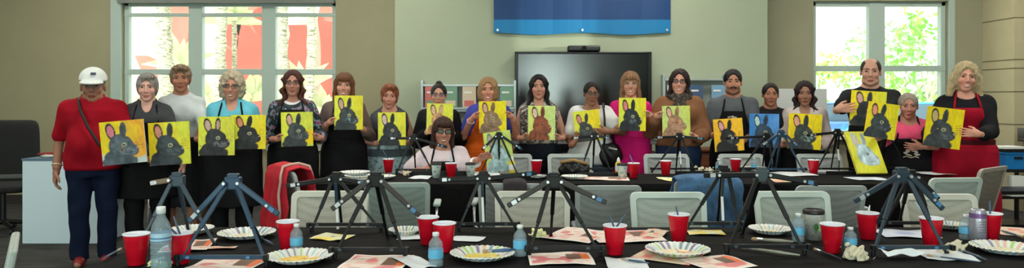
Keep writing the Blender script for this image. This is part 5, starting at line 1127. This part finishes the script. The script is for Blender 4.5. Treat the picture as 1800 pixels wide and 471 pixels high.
def hotcup(px, pyb, label, k=1, m=PC, name='paper_cup', leaf=False):
    p = T(px,pyb); t = thing(name, label, 'cup', (p.x,p.y,TZ)); MB().lathe([(0,.0),(.028*k,.0),(.039*k,.105*k)], 28).build('sleeve', m, t, smooth=True)
    MB().lathe([(.0405*k,.102*k),(.0415*k,.106*k),(.0405*k,.118*k),(.037*k,.120*k),(.036*k,.114*k),(0,.114*k)], 28).build('lid', mat('dark_lid',(38,36,38),.4), t, smooth=True)
    if leaf:
        for c, dx, dz, r in (((70,120,80),-.004,.055,.012),((150,185,120),.010,.05,.011)): 
            MB().add([(dx+r*math.cos(a)*(.8),-.0372*k,dz*k+r*1.3*math.sin(a)) for a in [2*PI*i/14 for i in range(14)]]+[(dx+r*math.cos(a)*.8,-.030*k,dz*k+r*1.3*math.sin(a)) for a in [2*PI*i/14 for i in range(14)]],[tuple(range(14))]+[(i,(i+1)%14,14+(i+1)%14,14+i) for i in range(14)]).build('leaf_mark', mat('leaf_print_%d'%c[0],c,.5), t)
hotcup(767,312,'patterned paper cup with dark lid left of the red cup before the seated woman'); hotcup(827,312,'patterned paper cup with dark lid right of the red cup before the seated woman'); hotcup(1094,314,'patterned paper cup with dark lid below the magenta dress',1.02)
hotcup(1430,420,'patterned travel cup with black lid at the right of the front table',1.12,PC2,'travel_cup',True)
p = T(1719,424); t = thing('drink_can','silver and lilac drink can at the right end of the front table','can',(p.x,p.y,TZ)); MB().lathe([(0,.004),(.024,.0),(.033,.012),(.033,.125),(.028,.138),(.0275,.142),(.026,.138),(0,.137)],28).build('can_body', mat('can_silver',(172,172,186),.35,.5), t, smooth=True)
MB().lathe([(.0333,.105),(.0335,.107),(.0335,.124),(.0333,.126)],28).build('purple_band', mat('can_purple',(120,90,140),.35,.3), t)
mb = MB()
for r_ in range(7):
    for j in range(3): a = -PI/2+(j-1)*.33+(r_%2)*.08; mb.box((.0337*math.cos(a),.0337*math.sin(a),.09-r_*.011),(.008,.0015,.004),Matrix.Rotation(a+PI/2,3,'Z'))
mb.build('print', mat('can_print',(110,105,130),.5), t)
# plates
def plate(px, py, wpx, label, seed, blob=(240,200,40), z=None, amount=1.0):
    c = T(px,py); s = F/c.y; R0 = wpx/s/2; NR, NA = 14, 96; vs = []; cols = []; fs = []; rr = np.random.RandomState(seed)
    pal = [(120,180,205),(150,195,60),(105,75,135),(200,205,205),(85,120,150),(220,170,150)]
    sl = [rr.randint(0,6) for _ in range(24)]; ph = rr.rand()*6
    prof = [(0,0),(.12,0),(.24,0),(.36,0),(.48,0),(.58,0),(.66,.002),(.72,.008),(.78,.014),(.84,.018),(.9,.021),(.95,.0225),(.985,.023),(1.0,.021)]
    for i,(r,zz_) in enumerate(prof):
        for j in range(NA):
            a = 2*PI*j/NA; fl = (.0022*math.sin(a*36) if r > .7 else 0); vs.append((R0*r*math.cos(a), R0*r*math.sin(a), zz_+fl+.001))
            base = np.array(lin((222,225,220)))
            if r > .60:
                k = int((a+ph)/(2*PI)*24)%24; fr_ = ((a+ph)/(2*PI)*24)%1
                if fr_ < .40 and .63 < r < .97: base = np.array(lin(pal[sl[k]]))*.82+np.array(lin((222,225,220)))*.18
            else:
                x, y = r*math.cos(a), r*math.sin(a); n_ = mnoise.noise(Vector((x*2.2+seed,y*2.2,seed*.7))); n2 = mnoise.noise(Vector((x*5+seed*2,y*5,3)))
                if n_ > .25-amount*.6: base = np.array(lin(blob))*(.85+.3*abs(n2))
                if n2 > .32: base = np.array(lin((235,225,150)))
                if n2 < -.42: base = np.array(lin((110,105,100)))
            cols.append(base)
    for i in range(NR-1):
        for j in range(NA): fs.append((i*NA+j,i*NA+(j+1)%NA,(i+1)*NA+(j+1)%NA,(i+1)*NA+j))
    o = mesh_obj('paper_plate', vs, fs, attr_mat('plate_print',.5,.4), None, True, cols=np.array(cols), loc=(c.x,c.y,z or TZ+.001)); so = o.modifiers.new('s','SOLIDIFY'); so.thickness = .0015; tag(o,label,'plate')
plate(338,409,72,'fluted paper plate behind the tall bottle at the left',1,(220,215,160)); plate(434,416,98,'fluted paper plate in front of the slate blue easel, pale paint',2,(225,210,170)); plate(526,458,116,'fluted paper plate covered in bright yellow paint',3,(245,195,20),amount=1.3)
plate(712,411,58,'fluted paper plate behind the twin red cups',4,(225,220,120)); plate(848,453,114,'fluted paper plate with a blue brush lying on it',5,(235,210,90)); plate(1191,448,112,'fluted paper plate with cream paint on printed papers',6,(240,220,180),z=TZ+.006,amount=1.0); plate(1354,409,74,'fluted paper plate with yellow centre under the level armed easel',7,(245,195,40),amount=.9); plate(1768,442,112,'fluted paper plate at the right end with pale green paint',8,(225,225,195)); plate(1670,401,52,'paper plate with dark rim loops behind the slate easel',9,(215,220,225))
plate(940,314,42,'small paper plate before the red cup at the centre of the second table',10,(215,220,200)); plate(1010,314,46,'paper plate right of centre on the second table',11,(220,225,220)); plate(1318,297,30,'paper plate by the slate blue easel',12)
for i,(x,y,z,lb) in enumerate(((628,318,0,'lowest'),(632,316,.014,'second from bottom'),(624,313,.028,'topmost'))): plate(x,y,52,'%s of the white plates stacked at the left end of the second table'%lb,20+i,(215,225,225),z=TZ+.001+z)
plate(672,314,46,'white plate beside the plate stack at the left end of the second table',25,(215,225,215))
# printed papers
def paper(px, py, wpx, dpt, rot, label, seed, style='pink', name='printed_sheet', cat='paper', z=0, lift=.004):
    c = T(px,py); s = F/c.y; wd = wpx/s; NX, NY = 40, 30; u, v = np.meshgrid(np.linspace(0,1,NX),np.linspace(0,1,NY),indexing='ij'); u=u.ravel(); v=v.ravel()
    n = vnoise(u,v,5,seed); n2 = vnoise(u,v,9,seed+9); L = lambda q: np.array(lin(q)); col = np.tile(L({'pink':(232,215,205),'white':(215,222,228),'kraft':(215,195,170),'yellow':(225,225,190),'blue':(205,212,228)}[style]),(len(u),1))
    def put(m, q): 
        m = m.astype(float)[:,None]; return col*(1-m)+L(q)*m
    if style == 'pink':
        col = put(sm_(.60,.74,n)*.8,(215,80,95)); col = put(sm_(.66,.76,n2)*.5,(235,150,140)); col = put((abs(u-.72)<.12)&(abs(v-.62)<.22),(110,80,65)); col = put((abs(u-.90)<.07)&(v>.35)&(v<.9),(225,110,50)); col = put((u<.5)&(np.abs(np.sin(v*26))<.25)&(n<.5),(200,170,165)); col = put((u<.03)|(u>.97)|(v<.04)|(v>.96),(235,230,225))
    elif style == 'blue': col = put(sm_(.9,.2,np.sqrt(((u-.5)/.3)**2+((v-.5)/.25)**2))*.7,(130,150,200))
    elif style == 'yellow': col = put(sm_(.5,.7,n),(235,210,90)); col = put((abs(u-.5)<.06)&(abs(v-.5)<.1),(90,70,60))
    elif style == 'kraft': col = put(sm_(.55,.7,n),(220,130,120))
    zz_ = .0015+lift*(vnoise(u,v,3,seed+4))*2; ca, sa = math.cos(rot), math.sin(rot); x = (u-.5)*wd; y = (v-.5)*dpt
    vs = np.stack([x*ca-y*sa, x*sa+y*ca, zz_],1); fs = [(i*NY+j,(i+1)*NY+j,(i+1)*NY+j+1,i*NY+j+1) for i in range(NX-1) for j in range(NY-1)]
    o = mesh_obj(name, vs, fs, attr_mat('printed_paper',.6,.3), None, True, cols=np.clip(col,0,1), loc=(c.x,c.y,TZ+z)); so = o.modifiers.new('s','SOLIDIFY'); so.thickness = .0012; tag(o,label,cat)
paper(332,432,78,.24,.2,'pink printed sheet behind the left red cups',1); paper(402,464,112,.26,-.1,'pink and orange printed sheet under the ledge of the slate blue easel',2); paper(660,464,112,.28,-.08,'pink printed rabbit sheet under the ledge of the brown armed easel',3)
paper(726,462,44,.24,.5,'white sheet corner left of the nearest small bottle',4,'white',z=.003); paper(985,455,112,.20,.03,'printed rabbit sheet under the ledge of the centre easel',5); paper(1015,414,92,.30,-.5,'pink printed sheet behind the centre easel',6,z=.002); paper(1100,417,118,.26,.1,'pink and cream printed sheet behind the centre red cup',7,z=.004)
paper(1150,414,38,.2,-.4,'kraft sheet with a brush beside the red cup right of centre',8,'kraft',z=.008); paper(1101,464,70,.18,-.05,'plain napkin with a slate brush in front of the centre red cup',9,'white'); paper(1180,448,104,.28,-.55,'kraft sheet under the plate right of centre',10,'kraft',z=-.0); paper(1262,463,96,.2,.35,'pink and yellow sheet sticking out from under the right plate',11,z=.002)
paper(1240,409,62,.12,-.1,'small yellow sheet at the far edge of the front table',12,'yellow'); paper(1592,411,92,.2,-.15,'white sheet with blue smudge behind the slate grey easel',13,'blue'); paper(1656,447,84,.22,-.15,'white napkin with two brushes at the right',14,'white'); paper(1790,408,70,.2,-.35,'pink sheet at the right edge of the front table',15,'kraft')
paper(585,417,60,.14,-.3,'torn white and gold sheet right of the third red cup',16,'yellow'); paper(575,420,40,.1,.5,'pale sheet beneath the torn one',17,'kraft',z=-.001) if False else None; paper(725,417,48,.12,.0,'white sheet under the plate behind the twin red cups',18,'white'); paper(385,436,60,.05,.1,'narrow cream strip above the left printed sheet',19,'kraft')
paper(820,420,58,.10,-.35,'crumpled clear wrapper left of the centre plate',21,'white')
for i,(x,y,w_,st_,lb) in enumerate(((880,314,60,'kraft','flat cream sheet before the pale blue canvas'),(1060,314,90,'pink','pink sheet before the patterned cup'),(1175,315,30,'yellow','small cream card before the lone red cup'),(1220,312,60,'pink','pink sheet above the denim jacket'),(1395,306,60,'white','white sheet below the patched rabbit canvas'),(1380,318,44,'kraft','cream sheet hanging at the near table edge'),(1525,314,62,'blue','lilac sheet below the tilted canvas'),(1640,304,50,'white','white sheet by the white chair'),(1450,300,40,'white','pale sheet by the cup with spoons'),(740,312,34,'white','small white napkin left of the patterned cups'),(852,305,50,'white','white sheet right of the patterned cups'))): paper(x,y,w_,.22 if y>308 else .3,.1*(-1)**i,lb+' on the second table',40+i,st_)
# crumpled tissues
TIS = mat('tissue_white',(205,198,175),.9); TIY = mat('tissue_yellow',(225,222,170),.9)
def tissue(px, py, r_, label, seed, m=TIS, flat=.7):
    r = r_*.72; c = T(px,py); P = grid((-r*1.6,-r*1.6,-.002),(r*1.6,r*1.6,r*1.8),r/14); rr = np.random.RandomState(seed); D = ell(P,(0,0,r*.35),(r,r*.8,r*flat))
    for _ in range(14): d = rr.normal(size=3); d /= np.linalg.norm(d); D = D+.10*r*np.sin((P[0]*d[0]+P[1]*d[1]+P[2]*d[2])*rr.uniform(2.5,11)/r+rr.rand()*6)
    D = smax(D, .001-P[2], .001); v,q = nets(D,P,r/14); o = mesh_obj('crumpled_tissue',v,q,m,None,True,loc=(c.x,c.y,TZ)); tag(o,label,'tissue')
tissue(1506,455,.058,'crumpled cream tissue in front of the squat bottle',1); tissue(1680,440,.042,'crumpled white tissue beside the right easel foot',2); tissue(1660,446,.03,'small white tissue under the right easel ledge',3) ; tissue(281,470,.04,'yellow stained tissue in front of the tall bottle',4,TIY); tissue(948,416,.045,'pale yellow crumpled tissue behind the centre easel',5,TIY); paper(1585,452,70,.07,.08,'shiny white wrapper under the ledge of the slate grey easel',22,'white',lift=.02)
for i,(x,y,lb) in enumerate(((1228,301,'white tissue right of the lone red cup'),(1246,302,'second white tissue left of the small bottle'),(1098,309,'tissue beside the patterned cup'),(712,308,'tissue by the first easel'),(1590,302,'white tissue right of the tilted canvas'))): tissue(x,y,.045,lb+' on the second table',10+i,TIS,.5)
# brushes lying on the front table
def lying(x0,y0,x1,y1,lb,m=SLATE,r=.004,z=.008): brush(T(x0,y0)+Vector((0,0,z)), T(x1,y1)+Vector((0,0,z)), lb, m, r)
lying(905,451,848,455,'blue brush lying across the centre plate',mat('blue_grey_handle',(60,90,130),.4),.006,.028); lying(1141,466,1092,459,'slate brush lying on the napkin before the centre cup'); lying(1406,452,1298,437,'long pale brush lying under the level armed easel',mat('pale_handle3',(150,150,135),.5),.005)
lying(1479,459,1430,440,'dark brush with cream bristles before the travel cup',mat('dark_handle',(40,44,52),.4)); lying(1734,460,1680,439,'upper slate brush on the white napkin'); lying(1722,464,1628,452,'thin lower brush on the white napkin',SLATE,.003); lying(1160,405,1130,417,'brush with blue end on the kraft sheet'); lying(1144,408,1156,420,'short grey brush beside the blue ended one')
lying(480,432,455,420,'grey brush beside the slate easel leg'); lying(182,458,214,440,'dark brush lying at the left end of the table'); lying(1760,408,1799,420,'brown brush at the right edge'); lying(340,378,395,392,'x') if False else None
lying(1395,428,1320,423,'flat pale ruler like brush behind the level armed easel',mat('pale_handle3',(150,150,135),.5),.006)
t = thing('paint_box','open black camera case with brown lining on the second table','case',(T(1010,306).x,T(1010,306).y,TZ)); P = grid((-.16,-.12,0),(.16,.12,.16),.01); D = smax(ell(P,(0,0,.04),(.13,.09,.085)),.004-P[2],.004)+.008*np.sin(P[0]*60)*np.sin(P[2]*50); v,q = nets(D,P,.01); mesh_obj('case_body',v,q,BLK,t,True); MB().tube([(-.12,-.03,.10),(-.02,-.07,.125),(.10,-.04,.09)], .014, 8).build('brown_lining', mat('tan_lining',(150,120,75),.6), t, smooth=True)
o = MB().bar((-.24,0,0),(.2,0,.0),.035,.02).build('folded_easel', EB, loc=(T(930,316).x,T(930,316).y,TZ+.012)); o.rotation_euler=(0,0,.35); tag(o,'folded black easel lying on the second table near the centre','easel')
o = MB().bar((-.22,0,0),(.22,0,.0),.035,.02).build('folded_easel', EB, loc=(T(1062,309).x,T(1062,309).y,TZ+.012)); tag(o,'folded black easel lying beside the open case','easel')
for (x,y,a,lb) in ((1505,306,.05,'folded black easel lying below the tilted canvas'),(1620,300,-.05,'folded black easel lying near the red apron'),(1240,306,.0,'folded black easel above the denim jacket'),(770,306,.02,'folded black easel behind the patterned cups')):
    o = MB().bar((-.25,0,0),(.25,0,.0),.03,.02).build('folded_easel', EB, loc=(T(x,y).x,T(x,y).y,TZ+.012)); o.rotation_euler=(0,0,a); tag(o,lb,'easel')
# stick beyond the left corner of the front table: arm of the cut off chair
MB().bar((0,0,0),(.2,0,0),.03,.02).build('armrest', mat('pale_stick',(190,185,160),.6), tn, bevel=.006).matrix_parent_inverse = Matrix.Identity(4)
